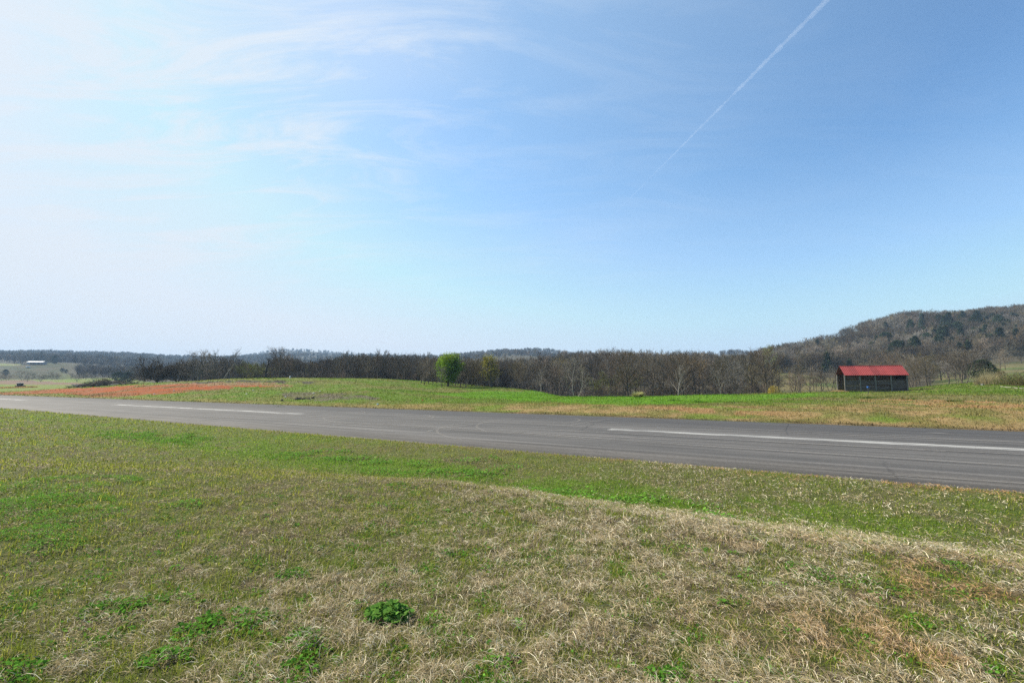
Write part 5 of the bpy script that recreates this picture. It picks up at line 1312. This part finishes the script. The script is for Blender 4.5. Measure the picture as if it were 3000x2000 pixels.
# ------------------------------------------------------------------ sky, sun, haze, contrail
SUN_AZ, SUN_EL = -68.0, 38.0
def build_light():
    az, el = R(SUN_AZ), R(SUN_EL)
    d = Vector((math.sin(az) * math.cos(el), math.cos(az) * math.cos(el), math.sin(el)))
    li = bpy.data.lights.new('sun', 'SUN'); li.energy = 5.0; li.angle = R(.5); li.color = (1.0, .93, .80)
    o = bpy.data.objects.new('sun', li); COL.objects.link(o); o.rotation_euler = (-d).to_track_quat('-Z', 'Y').to_euler()
    w = bpy.data.worlds.new('World'); SC.world = w; w.use_nodes = True; nt = w.node_tree; nt.nodes.clear()
    out = nt.nodes.new('ShaderNodeOutputWorld'); bg = nt.nodes.new('ShaderNodeBackground'); bg.inputs['Strength'].default_value = .092
    sky = nt.nodes.new('ShaderNodeTexSky'); sky.sky_type = 'NISHITA'; sky.sun_disc = False; sky.sun_elevation = el; sky.sun_rotation = az
    sky.altitude = 250; sky.air_density = 1.15; sky.dust_density = .7; sky.ozone_density = 1.6
    tc = N(nt, 'ShaderNodeTexCoord'); g = tc.outputs['Generated']
    # cirrus: noise on a plane high overhead, drawn out along the wind
    sx = N(nt, 'ShaderNodeSeparateXYZ'); nt.links.new(g, sx.inputs[0])
    zc = math_n(nt, 'ADD', math_n(nt, 'MAXIMUM', sx.outputs['Z'], 0.0), .10)
    cb = N(nt, 'ShaderNodeCombineXYZ'); nt.links.new(math_n(nt, 'DIVIDE', sx.outputs['X'], zc), cb.inputs[0]); nt.links.new(math_n(nt, 'DIVIDE', sx.outputs['Y'], zc), cb.inputs[1])
    p = cb.outputs[0]
    wisps = noise(nt, mapping(nt, p, (.6, 1.9, 1), (0, 0, R(-18)), (3.1, 1.7, 0)), 2.1, 10, .66, 1.2)
    veil = noise(nt, mapping(nt, p, (.35, .8, 1), (0, 0, R(-15)), (1.3, 4.2, 0)), .9, 4, .5, .4)
    dt = N(nt, 'ShaderNodeVectorMath', operation='DOT_PRODUCT'); nt.links.new(g, dt.inputs[0]); dt.inputs[1].default_value = tuple(d)
    near = ramp(nt, dt.outputs['Value'], [(.15, (.06,) * 3), (.60, (.27,) * 3), (.93, (1.35,) * 3)])
    wl = ramp(nt, wisps, [(.45, (0, 0, 0)), (.72, (.75,) * 3)])
    ve = ramp(nt, veil, [(.25, (.08,) * 3), (.75, (.75,) * 3)])
    cov = math_n(nt, 'MINIMUM', math_n(nt, 'MULTIPLY', math_n(nt, 'ADD', wl, ve), near), .9)
    K = .1766
    c = mixc(nt, sky.outputs[0], (.76 * K, 1.05 * K, 1.18 * K), 1.0, 'MULTIPLY')
    gm = N(nt, 'ShaderNodeGamma'); gm.inputs['Gamma'].default_value = 1.25; nt.links.new(c, gm.inputs['Color'])
    c = mixc(nt, gm.outputs[0], (1.26 / K, 1.10 / K, 1.02 / K), 1.0, 'MULTIPLY')
    c = mixc(nt, c, (.90 / K, .93 / K, 1.0 / K), 1.0, 'DARKEN')
    c = mixc(nt, c, (.50 / K, .80 / K, 1.08 / K), ramp(nt, dt.outputs['Value'], [(0.0, (.02,) * 3), (.25, (.17,) * 3), (.58, (.32,) * 3), (.9, (.36,) * 3)]))
    c = mixc(nt, c, (.80 / K, .87 / K, .95 / K), cov)
    low = ramp(nt, sx.outputs['Z'], [(0.0, (.92,) * 3), (.08, (.70,) * 3), (.20, (.34,) * 3), (.40, (0, 0, 0))])   # pale air near the horizon
    lowc = mixc(nt, (.56 / K, .69 / K, .84 / K), (.82 / K, .86 / K, .90 / K), ramp(nt, dt.outputs['Value'], [(.0, (0, 0, 0)), (.6, (1, 1, 1))]))
    c = mixc(nt, c, lowc, low)
    nt.links.new(c, bg.inputs['Color']); nt.links.new(bg.outputs[0], out.inputs['Surface'])

def build_air():
    hm, nt, out = new_mat('pale_air'); v = N(nt, 'ShaderNodeVolumePrincipled')
    v.inputs['Density'].default_value = .00019; v.inputs['Color'].default_value = (.50, .72, 1.0, 1); v.inputs['Anisotropy'].default_value = 0
    nt.links.new(v.outputs[0], out.inputs['Volume'])
    tops = [(o_.location.z + 18) for o_ in COL.objects if o_.parent is None]; gv = np.empty(len(bpy.data.meshes['ground'].vertices) * 3, np.float32); bpy.data.meshes['ground'].vertices.foreach_get('co', gv)
    lo, hi = float(gv[2::3].min()) - 1, max(max(tops), float(gv[2::3].max()) + 19); HAZE_Z, HAZE_H = (lo + hi) / 2, hi - lo; print('haze', lo, hi)
    o = MB().box((0, 0, HAZE_Z), (7400, 7400, HAZE_H)).build('haze', hm); tag(o, 'thin blue morning haze filling the valley air', 'haze', kind='stuff')
    # contrail: a long thin cloud 9 km up
    cm, nt, out = new_mat('ice_cloud'); v = N(nt, 'ShaderNodeVolumePrincipled'); v.inputs['Density'].default_value = .0008; v.inputs['Color'].default_value = (1, 1, 1, 1); v.inputs['Anisotropy'].default_value = .2
    nt.links.new(v.outputs[0], out.inputs['Volume'])
    def sky_pt(px, py, alt=9000):
        r_ = ray(px, py); k = alt / r_[2]; return Vector((r_[0] * k, r_[1] * k, alt))
    a, b = sky_pt(1960, -60), sky_pt(1478, 424); c = sky_pt(1262, 636); rd = random.Random(2); pts, rads = [], []
    n = 260
    for i in range(n):
        q = i / (n - 1); p = a.lerp(b, q)
        r_ = 46 * (1 - q) ** 1.1 + 17
        pts.append(p + Vector((rd.gauss(0, 6), 0, rd.gauss(0, 6)))); rads.append(r_ * (.55 + .9 * float(vnoise(np.array([i * .22]), np.array([.5]), 4)[0])) * rd.uniform(.9, 1.1))
    pts.append(b.lerp(c, .5)); rads.append(6)
    rads[0] = 4
    o = MB().tube(pts, rads, 10).build('contrail', cm, None, True); tag(o, 'thin white aircraft contrail slanting across the blue sky', 'contrail')

def build_camera():
    cd = bpy.data.cameras.new('camera'); cd.lens = F / 2352 * 36; cd.sensor_width = 36; cd.sensor_fit = 'HORIZONTAL'; cd.clip_start = .05; cd.clip_end = 100000
    o = bpy.data.objects.new('camera', cd); COL.objects.link(o); o.location = EYE; o.rotation_euler = (math.pi / 2 + PITCH, 0, 0); SC.camera = o

build_ground()
build_runway()
build_grass()
build_weeds()
CED, SMALL = build_trees()
build_bushes(SMALL)
build_shed()
build_small_things()
build_light()
build_air()
build_camera()

SC.view_settings.view_transform = 'Standard'; SC.view_settings.look = 'None'; SC.view_settings.gamma = 1; SC.view_settings.use_curve_mapping = False
SC.view_settings.exposure = 0.95
SC.render.engine = 'CYCLES'
SC.cycles.max_bounces = 5; SC.cycles.transparent_max_bounces = 12; SC.cycles.volume_bounces = 0
SC.cycles.use_denoising = False; SC.cycles.use_adaptive_sampling = False; SC.cycles.denoiser = 'OPENIMAGEDENOISE'; SC.cycles.denoising_input_passes = 'RGB_ALBEDO_NORMAL'; SC.cycles.denoising_prefilter = 'ACCURATE'
